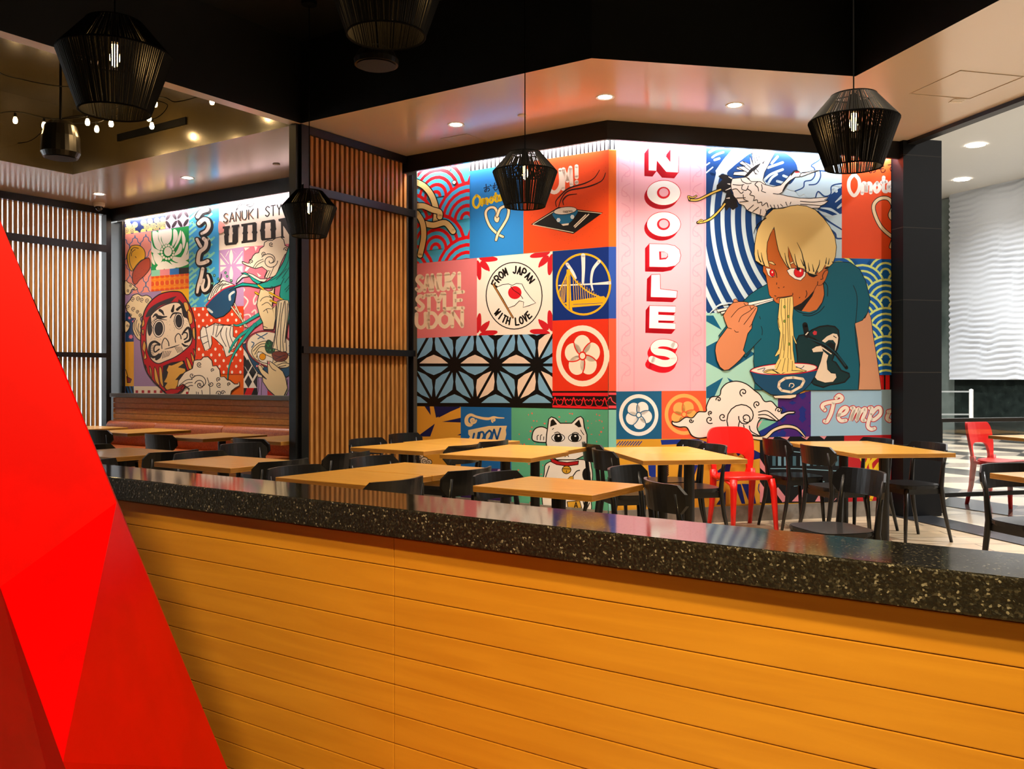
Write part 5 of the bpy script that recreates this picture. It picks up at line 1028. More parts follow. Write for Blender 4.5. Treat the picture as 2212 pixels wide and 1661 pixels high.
# ================================================================ TABLES
top_wood = wood('table_oak', '#e2ab48', '#cd9233', (1.2, 12, 12), 0.32, coat=0.25, bump=0.02)
edge_ply = wood('table_edge', '#c48a3c', '#8f5d22', (2, 2, 90), 0.45)
def table(label, c, rot, a, b, group, z=0.75, dx=0.0, dy=0.0):
    RECT.append((c[0], c[1], rot, a, b, dx, dy)); t = thing('cafe_table', label, 'table', (c[0], c[1], 0), rot, group)
    m = MB(); m.bevbox(-a/2, a/2, -b/2, b/2, z-0.032, z, 0.003)
    for i, f in enumerate(m.f):
        zz = [m.v[j].z for j in f]
        if max(zz)-min(zz) > 0.012: m.m[i] = 1
    m.build('tabletop', [top_wood, edge_ply], t)
    m = MB(); m.bevbox(dx-0.14, dx+0.14, dy-0.12, dy+0.12, z-0.042, z-0.033, 0.002); m.build('mounting_plate', [black_metal], t)
    m = MB(); m.lathe([(0.0, 0.02), (0.038, 0.02), (0.038, z-0.042), (0.0, z-0.042)], 18, o=(dx, dy, 0)); m.build('column', [black_metal], t, smooth=False)
    m = MB()
    for k in range(4):
        M = Matrix.Translation((dx, dy, 0)) @ Matrix.Rotation(k*PI/2, 4, 'Z'); L_ = 0.18 if k % 2 == 0 else min(0.25, b/2-0.05)
        m.bevbox(0.0, L_, -0.028, 0.028, 0.006, 0.024, 0.004, M=M)
        c_ = M @ Vector((L_, 0, 0)); m.lathe([(0.0, 0.0), (0.036, 0.0), (0.036, 0.022), (0.028, 0.027), (0.0, 0.027)], 16, o=c_)
    m.lathe([(0.0, 0.006), (0.055, 0.006), (0.055, 0.026), (0.04, 0.036), (0.0, 0.036)], 18, o=(dx, dy, 0)); m.build('base_cross', [black_metal], t)
    return t
RECT = []
def mid(*ps): return (sum(p[0] for p in ps)/len(ps), sum(p[1] for p in ps)/len(ps))
TG = 'oak topped cafe tables'
nA, dPv = (-DA.x, -DA.y), (DP.x, DP.y)
def off(p, a, b): return (p[0]+nA[0]*a+dPv[0]*b, p[1]+nA[1]*a+dPv[1]*b)
def offR(p, a, b, r): return (p[0]+math.cos(r)*a-math.sin(r)*b, p[1]+math.sin(r)*a+math.cos(r)*b)
def offB(p, a, b): return (p[0]+DB.x*a+DC.x*b, p[1]+DB.y*a+DC.y*b)
R4_, R5_, R6_ = math.radians(-27), math.radians(8.8), math.radians(6.0)
table('small oak table nearest the granite counter, in front of the beckoning cat', (0.242, 4.726), RA, 0.70, 0.55, TG)
table('oak table touching the counter edge, front half of the long middle pair', off((-0.761, 4.715), -0.34, 0.275), RA, 0.68, 0.545, TG)
table('oak table behind the other half of the long middle pair near the counter', off((-0.761, 4.715), -0.34, 0.829), RA, 0.68, 0.545, TG)
table('oak table nearer us of the pair beside the slatted divider', off((-0.671, 6.90), -0.38, 0.35), RA, 0.76, 0.695, TG, dx=-0.12)
table('oak table against the mural end of the pair beside the slatted divider', off((-0.671, 6.90), -0.43, 1.052), RA, 0.76, 0.695, TG, dx=-0.12)
table('oak table of the centre pair whose front corner points at us', offR((0.13, 6.31), -0.37, 0.33, R4_), R4_, 0.74, 0.655, TG)
table('oak table at the back of the centre pair right before the white cat', offR((0.13, 6.31), -0.39, 0.885, R4_), R4_, 0.70, 0.45, TG)
table('pale lit oak table left of the red chair, nearer half of its pair', offR((0.88, 6.12), 0.37, 0.30, R5_), R5_, 0.74, 0.595, TG, dx=0.06)
table('oak table under the blue medallion, farther half of the pair left of the red chair', offR((0.88, 6.12), 0.37, 0.90, R5_), R5_, 0.74, 0.595, TG, dx=0.06)
table('oak table in front of the dark pier, nearer half of the right pair', offR((2.526, 6.66), 0.38, 0.335, R6_), R6_, 0.76, 0.665, TG)
table('oak table under the tempura panel, farther half of the right pair', offR((2.526, 6.66), 0.38, 1.005, R6_), R6_, 0.76, 0.665, TG)
table('oak table cut by the right edge of the photo, with black chair behind', (3.235, 5.12), RB, 0.76, 0.62, TG)
table('oak table outside the storefront beside the far red chair', (5.10, 8.62), RB, 0.8, 0.7, TG)
table('oak table by the counter left of the divider, front row', off((-1.726, 5.60), -0.39, 0.30), RA, 0.77, 0.60, TG, dx=-0.06)
table('oak table in the front row half hidden by the big red form', (-2.93, 6.83), RA, 0.75, 0.62, TG)
BG = 'oak tables along the leather bench'
table('oak bench table in the middle of the leather bench', (-2.888, 8.82), RA, 0.67, 0.75, BG, dy=0.10)
table('oak bench table second from the left end of the leather bench', (-3.93, 9.66), RA, 0.67, 0.75, BG, dy=0.10)
table('oak bench table at the left end near the daylight window screen', (-4.82, 10.20), RA, 0.67, 0.72, BG)
table('oak bench table cut off by the black post of the slatted divider', (-2.08, 8.44), RA, 0.67, 0.75, BG, dy=0.08)

# ================================================================ BLACK CHAIRS
chair_black = mat('chair_black', '#131315', 0.36, spec=0.45, coat=0.15)
def curved_back(w_, depth, z0, z1, th, y0, lean=0.0, n=14, corner=0.045):
    """bent plywood back: an arc in plan with rounded corners"""
    vs, fs = [], []; rows = [0.0, 0.12, 0.5, 0.88, 1.0]; cols = []
    for i in range(n+1): cols.append(-1+2*i/n)
    def P(cx, r, side):
        x = cx*w_/2; inset = 0.0
        e = w_/2-abs(x); h = z1-z0
        rr = r
        if e < corner:
            d = corner-math.sqrt(max(0, corner**2-(corner-e)**2)); rr = (d+(h-2*d)*r)/h
        y = y0+depth*cx*cx; z = z0+h*rr; t = side*th/2
        return Vector((x+t*2*depth*cx/(w_/2)*-0.5*0, y+t-lean*(z-z0), z))
    for side in (1, -1):
        for r in rows:
            for c in cols: vs.append(P(c, r, side))
    W_ = n+1; Rn = len(rows); o2 = W_*Rn
    for r in range(Rn-1):
        for i in range(n):
            a = r*W_+i; fs.append((a+1, a, a+W_, a+W_+1)); b = o2+a; fs.append((b, b+1, b+W_+1, b+W_))
    for i in range(n):
        a = i; fs.append((a, a+1, o2+a+1, o2+a)); a = (Rn-1)*W_+i; fs.append((a+1, a, o2+a, o2+a+1))
    for r in range(Rn-1):
        a = r*W_; fs.append((a+W_, a, o2+a, o2+a+W_)); a = r*W_+n; fs.append((a, a+W_, o2+a+W_, o2+a))
    return vs, fs
def make_chair(name, label, loc, rot):
    t = thing(name, label, 'chair', loc, rot, 'black wooden chairs')
    m = MB(); pts = []
    for i in range(28):
        a = 2*PI*i/28; c, s = math.cos(a), math.sin(a); k = 0.55
        pts.append((0.212*math.copysign(abs(c)**k, c)*(1.0+0.05*s), 0.190*math.copysign(abs(s)**k, s)))
    m.prism(pts, 0.437, 0.455); m.prism([(x*0.975, y*0.975) for x, y in pts], 0.455, 0.460); m.prism([(x*0.95, y*0.95) for x, y in pts], 0.428, 0.437); m.build('seat', [chair_black], t)
    for s in (-1, 1):
        m = MB(); m.tube([(s*0.165, 0.142, 0.43), (s*0.176, 0.157, 0.2), (s*0.185, 0.168, 0.0)], [0.019, 0.016, 0.0125], 8); m.build('leg', [chair_black], t, smooth=True)
        m = MB(); m.tube([(s*0.195, -0.248, 0.0), (s*0.182, -0.192, 0.25), (s*0.178, -0.166, 0.445), (s*0.182, -0.181, 0.60), (s*0.186, -0.205, 0.735)], [0.0125, 0.017, 0.020, 0.016, 0.011], 8); m.build('leg', [chair_black], t, smooth=True)
    m = MB(); m.box(-0.16, 0.16, 0.130, 0.150, 0.385, 0.43); m.box(-0.17, 0.17, -0.172, -0.152, 0.385, 0.43); m.box(-0.172, -0.155, -0.16, 0.14, 0.385, 0.43); m.box(0.155, 0.172, -0.16, 0.14, 0.385, 0.43); m.build('seat_frame', [chair_black], t)
    m = MB(); m.add(*curved_back(0.47, 0.085, 0.634, 0.780, 0.016, -0.245, 0.12)); m.build('backrest', [chair_black], t, smooth=False)
    return t
def facing(f): return math.atan2(-f.x, f.y)             # local +y turned onto f
DIR = {'a-': -DA, 'a+': DA, 'p+': DP, 'b+': DB, 'b-': -DB, 'c-': -DC, 'c+': DC}
CH = [
 ('p+', '218.8,924.6 278,927', 'black chair drawn to the bench tables nearest the window screen'),
 ('p+', '335,934.5 389.6,938.7', 'black chair facing the bench under the daruma, second along the row'),
 ('p+', '510.6,943.7 573.6,948', 'black chair facing the bench, right end of that row next to the divider'),
 ('a-', '489,961 559.6,954.5', 'black chair back overlapping the right-end bench chair, turned to the divider'),
 ('a-', '150,966 229,957.5', 'black chair at the far left peeking out from behind the red form'),
 ('a+', '128,1000 231.7,985.7', 'black chair tip touching the red form just above the counter'),
 ('a+', '315,978.7 424.5,968', 'black chair with its back to the next one, at the half hidden front table'),
 ('a-', '384,980 496,974', 'black chair back behind the left corner of the front row table'),
 ('a+', '534,996 645.5,987', 'black chair right of the front row table, left of the divider foot'),
 ('a-', '583,1014 698,1002', 'black chair at the left end of the long middle pair, by the counter'),
 ('a+', '693,978.7 804,973.5', 'black chair standing at the foot of the slatted divider'),
 ('a-', '756,991 857.5,982.5', 'black chair left behind the long middle pair, just right of the divider foot'),
 ('a+', '775,1039 922,1028', 'black chair in the foreground cut by the counter, right of the front pair table'),
 ('a+', '950,1016.7 1056,1005', 'black chair right of the far table of the long middle pair'),
 ('a-', '1033,1030 1130,1016', 'black chair left of the small table nearest the counter'),
 ('a-', '761,951 827,943.5', 'black chair left of the divider pair, nearer one against the slats'),
 ('a-', '842,940 908,933', 'black chair left of the divider pair, farther one by the mural edge'),
 ('a+', '958.7,962 1026,957', 'black chair right of the divider pair, tucked against the centre pair'),
 ('a+!', '1063,951 1063,951', 'black chair crossing the blue udon panel, behind the centre pair'),
 ('b+!', '1257,953 1315,961', 'black chair in front of the white cat, farther of two'),
 ('b+', '1276,965 1346,976', 'black chair right in front of the cat tail, nearer of two'),
 ('a-', '1312,1013 1401,1004', 'black chair right of the small table nearest the counter, broad back'),
 ('b+!', '1412,1033 1466,1043', 'black chair with curled back beside the pale table pedestal, pushed behind the small table'),
 ('b-', '1463,948 1518,956', 'black chair behind the pale table, half hidden by the red chair'),
 ('b-', '1488,956 1550.6,966', 'black chair standing in front of the red chair'),
 ('b+', '1651,944 1715,950', 'black chair in front of the black tram picture'),
 ('b+', '1769,956 1847,966', 'black chair left of the right pair of tables, nearer us'),
 ('b-', '1811,1007 1904,1024', 'black chair alone with seat to the left, nearest us on the right'),
 ('b-', '1839,943.5 1907.6,950.5', 'black chair behind the right pair under the tempura panel'),
 ('b-', '1964.5,951 2043,961.5', 'black chair in front of the dark pier, legs on the sunlit floor'),
 ('c-', '2132.6,1003 2240,1002', 'black chair cut by the right edge of the photo'),
]
def blocked(x, y, f):
    r = Vector((f.y, -f.x, 0))
    for (cx, cy, rot, a, b, dx, dy) in RECT:
        c, s_ = math.cos(rot), math.sin(rot); qx, qy = cx+c*dx-s_*dy, cy+s_*dx+c*dy
        for k in range(-4, 5):                          # the back must stay clear of table tops
            lx = 0.24*k/4; ly = -0.272+0.085*(k/4)**2
            for e in (0, 0.045):
                px, py = x+r.x*lx+f.x*(ly+e)-cx, y+r.y*lx+f.y*(ly+e)-cy; u, v = px*c+py*s_, -px*s_+py*c
                if abs(u) < a/2+0.012 and abs(v) < b/2+0.012: return True
        px, py = qx-x, qy-y; u, v = px*r.x+py*r.y, px*f.x+py*f.y   # the seat must stay clear of the column
        if abs(u) < 0.27 and -0.25 < v < 0.238: return True
    return False
proto = None; PLACED = []
for (d, e_, lab) in CH:
    f = DIR[d[:2]]; v = [float(q) for q in e_.replace(',', ' ').split()]
    p = (atz(v[0], v[1], 0.78)+atz(v[2], v[3], 0.78))/2; x, y = p.x+f.x*0.176, p.y+f.y*0.176
    for k in range(0 if '!' in d else 26):
        hit = blocked(x, y, f) or any((x-q[0])**2+(y-q[1])**2 < 0.40**2 for q in PLACED)
        if not hit: break
        x -= f.x*0.015; y -= f.y*0.015
    if '!' not in d and k > 12: print('PUSH', k, lab)
    PLACED.append((x, y)); loc = (x, y, 0)
    if proto is None: proto = make_chair('wooden_chair', lab, loc, facing(f))
    else: dup(proto, loc, facing(f), lab)

# ================================================================ RED CHAIRS
red_plastic = mat('red_plastic', '#e01208', 0.38, spec=0.5)
def red_chair(label, loc, rot):
    t = thing('moulded_chair', label, 'chair', loc, rot, 'red moulded chairs')
    m = MB(); pts = []
    for i in range(32):
        a = 2*PI*i/32; c, s = math.cos(a), math.sin(a); k = 0.7
        pts.append((0.225*math.copysign(abs(c)**k, c)*(1+0.06*s), 0.205*math.copysign(abs(s)**k, s)))
    rings = [(0.90, 0.425), (0.99, 0.432), (1.0, 0.450), (0.97, 0.462), (0.7, 0.456), (0.35, 0.450)]
    vs, fs = [], []
    for k, z in rings: vs += [Vector((x*k, y*k, z+(0.012*(y/0.2)**2 if k > 0.5 else 0))) for x, y in pts]
    n = 32
    for r in range(len(rings)-1): fs += [(r*n+i, r*n+(i+1) % n, (r+1)*n+(i+1) % n, (r+1)*n+i) for i in range(n)]
    fs += [tuple(range(n-1, -1, -1)), tuple((len(rings)-1)*n+i for i in range(n))]
    m.add(vs, fs); m.build('seat', [red_plastic], t, smooth=True)
    for s in (-1, 1):
        m = MB(); m.tube([(s*0.175, 0.155, 0.44), (s*0.186, 0.176, 0.36), (s*0.195, 0.188, 0.18), (s*0.203, 0.198, 0.0)], [0.034, 0.030, 0.024, 0.019], 8); m.build('leg', [red_plastic], t, smooth=True)
        m = MB(); m.tube([(s*0.20, -0.255, 0.0), (s*0.192, -0.215, 0.2), (s*0.19, -0.19, 0.42), (s*0.192, -0.20, 0.50)], [0.019, 0.025, 0.032, 0.028], 8); m.build('leg', [red_plastic], t, smooth=True)
        m = MB(); m.tube([(s*0.196, -0.19, 0.44), (s*0.203, -0.08, 0.435), (s*0.203, 0.06, 0.43), (s*0.192, 0.14, 0.40), (s*0.19, 0.165, 0.34)], [0.02, 0.014, 0.014, 0.016, 0.014], 8); m.build('side_rail', [red_plastic], t, smooth=True)
    # back: an arch with a wide opening above the seat
    out = []; inn = []
    N = 30
    for i in range(N+1):
        a = PI*i/N; c, s = math.cos(a), math.sin(a)
        out.append((0.215*math.copysign(abs(c)**0.45, c), 0.62+0.25*abs(s)**0.55))
        inn.append((0.150*math.copysign(abs(c)**0.5, c), 0.50+0.135*abs(s)**0.5))
    out = [(0.185, 0.44)]+[(0.200, 0.53)]+out+[(-0.200, 0.53)]+[(-0.185, 0.44)]
    inn = [(0.135, 0.46)]+[(0.143, 0.48)]+inn+[(-0.143, 0.48)]+[(-0.135, 0.46)]
    def bend(x, z, th): return Vector((x*(1+0.10*max(0, z-0.62)/0.25), -0.235+0.9*x*x-0.16*max(0, z-0.46)+th, z))
    k = len(out); vs = []; fs = []
    for th in (0.014, -0.014):
        vs += [bend(x, z, th) for x, z in out]+[bend(x, z, th) for x, z in inn]
    for i in range(k-1):
        fs.append((i+1, i, k+i, k+i+1)); o2 = 2*k; fs.append((o2+i, o2+i+1, o2+k+i+1, o2+k+i)); fs.append((i, i+1, o2+i+1, o2+i)); fs.append((k+i+1, k+i, o2+k+i, o2+k+i+1))
    fs += [(0, k, 3*k, 2*k), (2*k-1, k-1, 3*k-1, 4*k-1)]
    m = MB(); m.add(vs, fs); m.build('backrest', [red_plastic], t, smooth=False)
    return t
rc = red_chair('bright red moulded chair against the mural below the white cloud', (2.01, 7.92, 0), facing(-DC))
dup(rc, (5.02, 9.35, 0), facing(Vector((0.55, -0.83, 0))), 'red moulded chair outside behind the black railing')

# ================================================================ COUNTER
gran = mat('speckled_granite', '#2b2924', 0.07, spec=1.0); n_, l_, b_n = nodes(gran)
tc = n_.new('ShaderNodeTexCoord'); vo = n_.new('ShaderNodeTexVoronoi'); vo.inputs['Scale'].default_value = 330
cr = n_.new('ShaderNodeValToRGB'); cr.color_ramp.elements[0].position = 0.0; cr.color_ramp.elements[0].color = (*lin('#1c1b18'), 1)
cr.color_ramp.elements[1].position = 0.98; cr.color_ramp.elements[1].color = (*lin('#8c887c'), 1)
for p_, c_l in ((0.6, '#242320'), (0.88, '#3a3934'), (0.96, '#55534b')): e_ = cr.color_ramp.elements.new(p_); e_.color = (*lin(c_l), 1)
l_.new(tc.outputs['Object'], vo.inputs['Vector']); sp = n_.new('ShaderNodeSeparateColor'); l_.new(vo.outputs['Color'], sp.inputs[0]); l_.new(sp.outputs[0], cr.inputs[0]); l_.new(cr.outputs[0], b_n.inputs['Base Color'])
ge = mat('granite_edge', '#2b2924', 0.45, spec=0.5); n_, l_, b_n = nodes(ge)
tc = n_.new('ShaderNodeTexCoord'); vo = n_.new('ShaderNodeTexVoronoi'); vo.inputs['Scale'].default_value = 260
cr2 = n_.new('ShaderNodeValToRGB')
for e_, (p_, c_l) in zip([cr2.color_ramp.elements[0], cr2.color_ramp.elements[1]], ((0.0, '#100f0c'), (0.985, '#8f8d82'))): e_.position = p_; e_.color = (*lin(c_l), 1)
for p_, c_l in ((0.5, '#171612'), (0.86, '#2b2a23'), (0.96, '#4a483f')): e_ = cr2.color_ramp.elements.new(p_); e_.color = (*lin(c_l), 1)
l_.new(tc.outputs['Object'], vo.inputs['Vector']); sp = n_.new('ShaderNodeSeparateColor'); l_.new(vo.outputs['Color'], sp.inputs[0]); l_.new(sp.outputs[0], cr2.inputs[0]); l_.new(cr2.outputs[0], b_n.inputs['Base Color'])
nz_ = n_.new('ShaderNodeTexNoise'); nz_.inputs['Scale'].default_value = 140; bp_ = n_.new('ShaderNodeBump'); bp_.inputs['Strength'].default_value = 0.7; bp_.inputs['Distance'].default_value = 0.004
l_.new(tc.outputs['Object'], nz_.inputs['Vector']); l_.new(nz_.outputs['Fac'], bp_.inputs['Height']); l_.new(bp_.outputs[0], b_n.inputs['Normal'])
ZT_ = 1.0; pL, pR = atz(227, 1029, ZT_), atz(2212, 1250, ZT_)
cd = V2(pR-pL, 0).normalized(); cang = math.atan2(cd.y, cd.x); clen = (pR-pL).length
t = thing('counter', 'granite topped counter faced with orange oak boards across the foreground', 'counter', V2(pL, 0), cang)
m = MB(); m.bevbox(-1.6, clen+1.6, 0, 0.223, ZT_-0.067, ZT_, 0.004)
for i, f in enumerate(m.f):
    nn = (m.v[f[1]]-m.v[f[0]]).cross(m.v[f[2]]-m.v[f[0]])
    if abs(nn.normalized().z) < 0.5: m.m[i] = 1
m.build('worktop', [gran, ge], t)
front = wood('front_board', '#dea02f', '#cf9027', (0.7, 9, 9), 0.40, coat=0.12, bump=0.03)
m = MB(); m.box(-1.6, clen+1.6, 0.05, 0.185, 0, ZT_-0.067); m.build('body', [mat('counter_core', '#5a3512', 0.7)], t)
seam = linem(828, V2(pL, 0), cd); zb = ZT_-0.0685; first = True
for side, (xa, xb) in enumerate(((-1.6, seam-0.0006), (seam+0.0006, clen+1.6))):
    m = MB(); z = 0.9245+0.0
    zs = [ZT_-0.067, 0.9245]+[0.855-0.0695*k for k in range(13)]
    for k in range(len(zs)-1):
        if zs[k]-zs[k+1] > 0.004: m.bevbox(xa, xb, 0.036, 0.05, zs[k+1]+0.0008, zs[k]-0.0008, 0.0022)
    m.build('front_boards', [front], t)

# ================================================================ BIG RED FACETED FORM
red_gloss = noisy('red_lacquer', '#d60000', '#cc0000', 8, 0.38, spec=0.12)
d1, d0 = 1.72, 1.34
S = [atd(-260, -40, d1), atd(0, 475, d1), atd(143, 812, d1), atd(252, 1085, d1), atd(492, 1661, 1.90)]
S.append(S[3]+(S[4]-S[3])*(S[3].z/(S[3].z-S[4].z)))
Wp = atd(136, 1646, d0); Lp = atd(0, 1268, 1.62); L2p = atd(-260, 520, 1.60)
Wf = Vector((Wp.x+0.10, Wp.y+0.30, 0.0)); Lf = Vector((Lp.x+0.02, Lp.y+0.35, 0.0))
fr_ = [S[0], S[1], S[2], S[3], S[4], S[5], Wp, Lp, L2p, Wf, Lf]
bkA = Vector((S[0].x-0.6, S[0].y-0.1, S[0].z)); bkB = Vector((Lf.x-0.5, S[5].y-0.05, 0.0))
vs = fr_+[bkA, bkB]
fs = [(0, 8, 7, 1), (1, 7, 3, 2), (7, 6, 3), (3, 6, 4), (4, 6, 9, 5), (7, 10, 9, 6), (8, 11, 12, 10, 7), (0, 11, 8), (5, 12, 11, 0, 1, 2, 3, 4), (5, 9, 10, 12)]
bm = bmesh.new(); bv = [bm.verts.new(v) for v in vs]
for f in fs: bm.faces.new([bv[i] for i in f])
bmesh.ops.recalc_face_normals(bm, faces=bm.faces)
me = bpy.data.meshes.new('red_sculpture'); bm.to_mesh(me); bm.free(); me.materials.append(red_gloss)
rs = bpy.data.objects.new('faceted_sculpture', me); C.objects.link(rs)
tag(rs, 'large glossy red faceted form leaning into the left foreground', 'sculpture')

# ================================================================ RAILING, STANCHION
rp = atz(2024, 1108, 0)
t = thing('railing', 'black metal railing just outside the storefront', 'railing', (rp.x, rp.y, 0), RB)
m = MB(); m.box(-0.04, 0.04, -0.03, 0.03, 0, 0.88); m.build('post', [black_metal], t)
m = MB(); m.box(1.95, 2.03, -0.03, 0.03, 0, 0.88); m.build('post', [black_metal], t)
m = MB(); m.box(-0.06, 2.05, -0.035, 0.035, 0.88, 0.915); m.build('top_rail', [black_metal], t)
m = MB(); m.box(0.04, 1.95, -0.015, 0.015, 0.15, 0.19); m.build('bottom_rail', [black_metal], t)
m = MB(); m.box(0.045, 1.945, -0.005, 0.005, 0.195, 0.875); m.build('glass_panel', [gm], t)
sp_ = atz(2098, 946, 0)
chrome = mat('brushed_steel', '#d8dadb', 0.3, metal=0.7)
t = thing('stanchion', 'slim white queue post standing on the patterned mall floor', 'stanchion', (sp_.x, sp_.y, 0), 0)
m = MB(); m.lathe([(0, 0), (0.2, 0), (0.2, 0.02), (0.17, 0.035), (0, 0.035)], 24); m.build('base', [chrome], t)
m = MB(); m.lathe([(0, 0.035), (0.045, 0.035), (0.045, 1.06), (0.0, 1.08)], 14); m.build('post', [mat('white_enamel', '#f2f3f3', 0.35)], t)
for z in (1.02, 0.52):
    m = MB(); m.box(-2.6, -0.04, -0.004, 0.004, z-0.02, z+0.015); m.build('belt', [mat('belt_grey', '#9aa0a0', 0.6)], t)
# ================================================================ PENDANT LAMPS
string_blk = mat('woven_string', '#100e0a', 0.6, spec=0.25)
wire_blk = mat('lamp_wire', '#080808', 0.8, spec=0.1)
bulb_m = mat('filament_glow', '#ffd9a0', 0.3, emit='#ffc878', estr=55.0)
glass_amber = mat('bulb_glass', '#ffd9a6', 0.02, trans=1.0)
def make_pendant(label, loc):
    t = thing('pendant_lamp', label, 'pendant lamp', loc, 0.0, 'black string pendant lamps')   # origin at the widest ring
    R0, R1, R2, h1, h2 = 0.105, 0.21, 0.132, 0.125, 0.225
    m = MB(); N = 132; rnd = random.Random(11)
    for i in range(N):
        a = 2*PI*(i+rnd.uniform(-0.25, 0.25))/N; da = 0.02
        for (ra, za, rb, zb) in ((R0, h1, R1, 0.0), (R1, 0.0, R2, -h2)):
            b = a+rnd.uniform(-da, da)
            p, q = Vector((ra*math.cos(a), ra*math.sin(a), za)), Vector((rb*math.cos(b if zb < 0 else a), rb*math.sin(b if zb < 0 else a), zb))
            m.tube([p, q], [0.0021 if ra == R0 else 0.0040, 0.0040 if ra == R0 else 0.0028], 4, cap=False)
    m.build('shade', [string_blk], t)
    m = MB()
    for r, z, w_ in ((R0, h1, 0.004), (R1, 0.0, 0.0045), (R2, -h2, 0.004)):
        m.tube([(r*math.cos(2*PI*k/40), r*math.sin(2*PI*k/40), z) for k in range(40)], w_, 6, closed=True)
    for k in range(3):
        a = 2*PI*k/3+0.4; m.tube([(0, 0, h1), (R0*math.cos(a), R0*math.sin(a), h1)], 0.003, 6)
        m.tube([(R0*math.cos(a), R0*math.sin(a), h1), (R1*math.cos(a), R1*math.sin(a), 0), (R2*math.cos(a), R2*math.sin(a), -h2)], 0.003, 6)
    m.build('frame', [wire_blk], t)
    m = MB(); m.lathe([(0.0, 0.135), (0.019, 0.13), (0.019, 0.045), (0.0, 0.04)], 14); sk = m.build('socket', [wire_blk], t)
    m = MB(); m.lathe([(0.0, 0.042), (0.012, 0.038), (0.017, 0.015), (0.019, -0.02), (0.013, -0.042), (0.0, -0.05)], 14); m.build('bulb', [bulb_m], sk, smooth=True)
    m = MB(); L_ = ZT-loc[2]; m.tube([(0, 0, 0.13), (0, 0, L_-0.02)], 0.0035, 6); m.build('cord', [wire_blk], t)
    m = MB(); m.lathe([(0, L_-0.03), (0.06, L_-0.028), (0.06, L_-0.001), (0, L_-0.001)], 20); m.build('canopy', [wire_blk], t)
    return t
D = 0.42
def pend(u, vmax, wpx): d = D*F/wpx; p = atd(u, vmax, d); return p
PL = [((248, 118), 231, 'black string pendant nearest the string lights at upper left'), ((668, 448), 116, 'black string pendant before the left edge of the slatted divider, farthest away'),
      ((1134, 372), 138, 'black string pendant hanging before the bright orange soup panel'), ((1844, 262), 186, 'black string pendant at right over the orange heart panel')]
zref = sum(pend(*uv, w_).z for uv, w_, _ in PL)/4
pp = None
for uv, wpx, lab in PL:
    r = ray(*uv); dd = (zref-H)/r.z; loc = CAM+r*dd
    # keep the lamp at its own apparent size: distance from the width, height from its own sight line
    loc = pend(*uv, wpx)
    if True:
        q = make_pendant(lab, tuple(loc))
make_pendant('black string pendant cut by the top edge of the photo', tuple(atd(834, -66, 3.1)))

# ================================================================ DOWNLIGHTS
ring_m = mat('downlight_ring', '#e8e2d8', 0.4); lens_m = mat('downlight_glow', '#fff6ea', 0.4, emit='#fff1e0', estr=30.0)
def downlight(label, u, v, z, energy, color, r=0.055, spot=118, tilt=None):
    p = atz(u, v, z); t = thing('downlight', label, 'downlight', (p.x, p.y, z), 0, 'recessed downlights')
    m = MB(); m.lathe([(r, -0.002), (r+0.018, -0.006), (r+0.02, -0.002), (r+0.02, -0.0006)], 28); m.build('trim_ring', [ring_m], t)
    m = MB(); m.lathe([(0.0, -0.0015), (r, -0.0015)], 28); m.build('lens', [lens_m], t)
    lamp('downlight_lamp', 'SPOT', (p.x, p.y, z-0.02), energy, color, tilt or (0, 0, -1), spot=spot, blend=0.9, rad=0.05)
NW = (1.0, 0.86, 0.72)
DE = 150
downlight('downlight over the slatted divider side of the long soffit', 985, 269, ZC, DE, NW)
downlight('downlight above the corner where the two bright murals meet', 1307, 209.5, ZC, DE, NW)
downlight('downlight above the noodles column and crane', 1587, 227, ZC, DE*1.2, NW)
downlight('downlight above the left mural hiragana', 405, 384, ZC, DE, NW)
downlight('downlight in the soffit corner by the window screen', 214, 419, ZC, DE*0.6, NW)
downlight('square mall downlight beyond the storefront, higher one', 2108, 314, 5.61, 60, (1, 0.97, 0.93), r=0.16)
downlight('square mall downlight beyond the storefront, lower one', 2078, 388, 5.61, 60, (1, 0.97, 0.93), r=0.16)

# ================================================================ STRING LIGHTS IN THE LEFT COFFER
sl_bulb = mat('string_bulb_glow', '#ffe2b0', 0.3, emit='#ffcf8a', estr=75.0)
t = thing('string_lights', 'drooping string of glowing bulbs under the olive coffer', 'string lights', atd(200, 230, 8.0))
o0 = t.location.copy()
SB_ = [(-8, 176, 6.6), (2, 318, 8.9), (33, 260, 8.3), (95, 271, 8.4), (107, 282, 8.5), (189, 264, 8.1), (209, 279, 8.2), (240, 267, 8.0), (322, 255, 7.9), (335, 224, 7.6), (328, 272, 8.3), (458, 219, 7.7)]
for u, v, d in SB_:
    p = atd(u, v, d*1.06)-o0; m = MB(); m.lathe([(0.0, 0.034), (0.012, 0.03), (0.018, 0.012), (0.021, -0.008), (0.015, -0.026), (0.0, -0.032)], 12, o=p); bb = m.build('bulb', [sl_bulb], t, smooth=True)
    m = MB(); m.lathe([(0.0, 0.075), (0.013, 0.07), (0.014, 0.035), (0.0, 0.034)], 10, o=p); m.build('socket', [wire_blk], bb)
WR = [[(-30, 120, 6.6), (0, 157, 6.7), (50, 172, 7.0), (110, 184, 7.3), (155, 188, 7.6)], [(-30, 252, 8.2), (30, 241, 8.3), (110, 256, 8.2), (170, 250, 8.1), (240, 250, 8.0), (323, 240, 7.9)], [(-20, 306, 8.9), (60, 306, 8.9), (120, 262, 8.1), (190, 250, 8.0), (335, 211, 7.6), (380, 220, 7.6), (436, 207, 7.7), (458, 205, 7.7)], [(95, 256, 8.4), (110, 266, 8.5), (209, 264, 8.2), (240, 252, 8.0), (328, 258, 8.3), (362, 228, 8.4), (330, 215, 8.2)]]
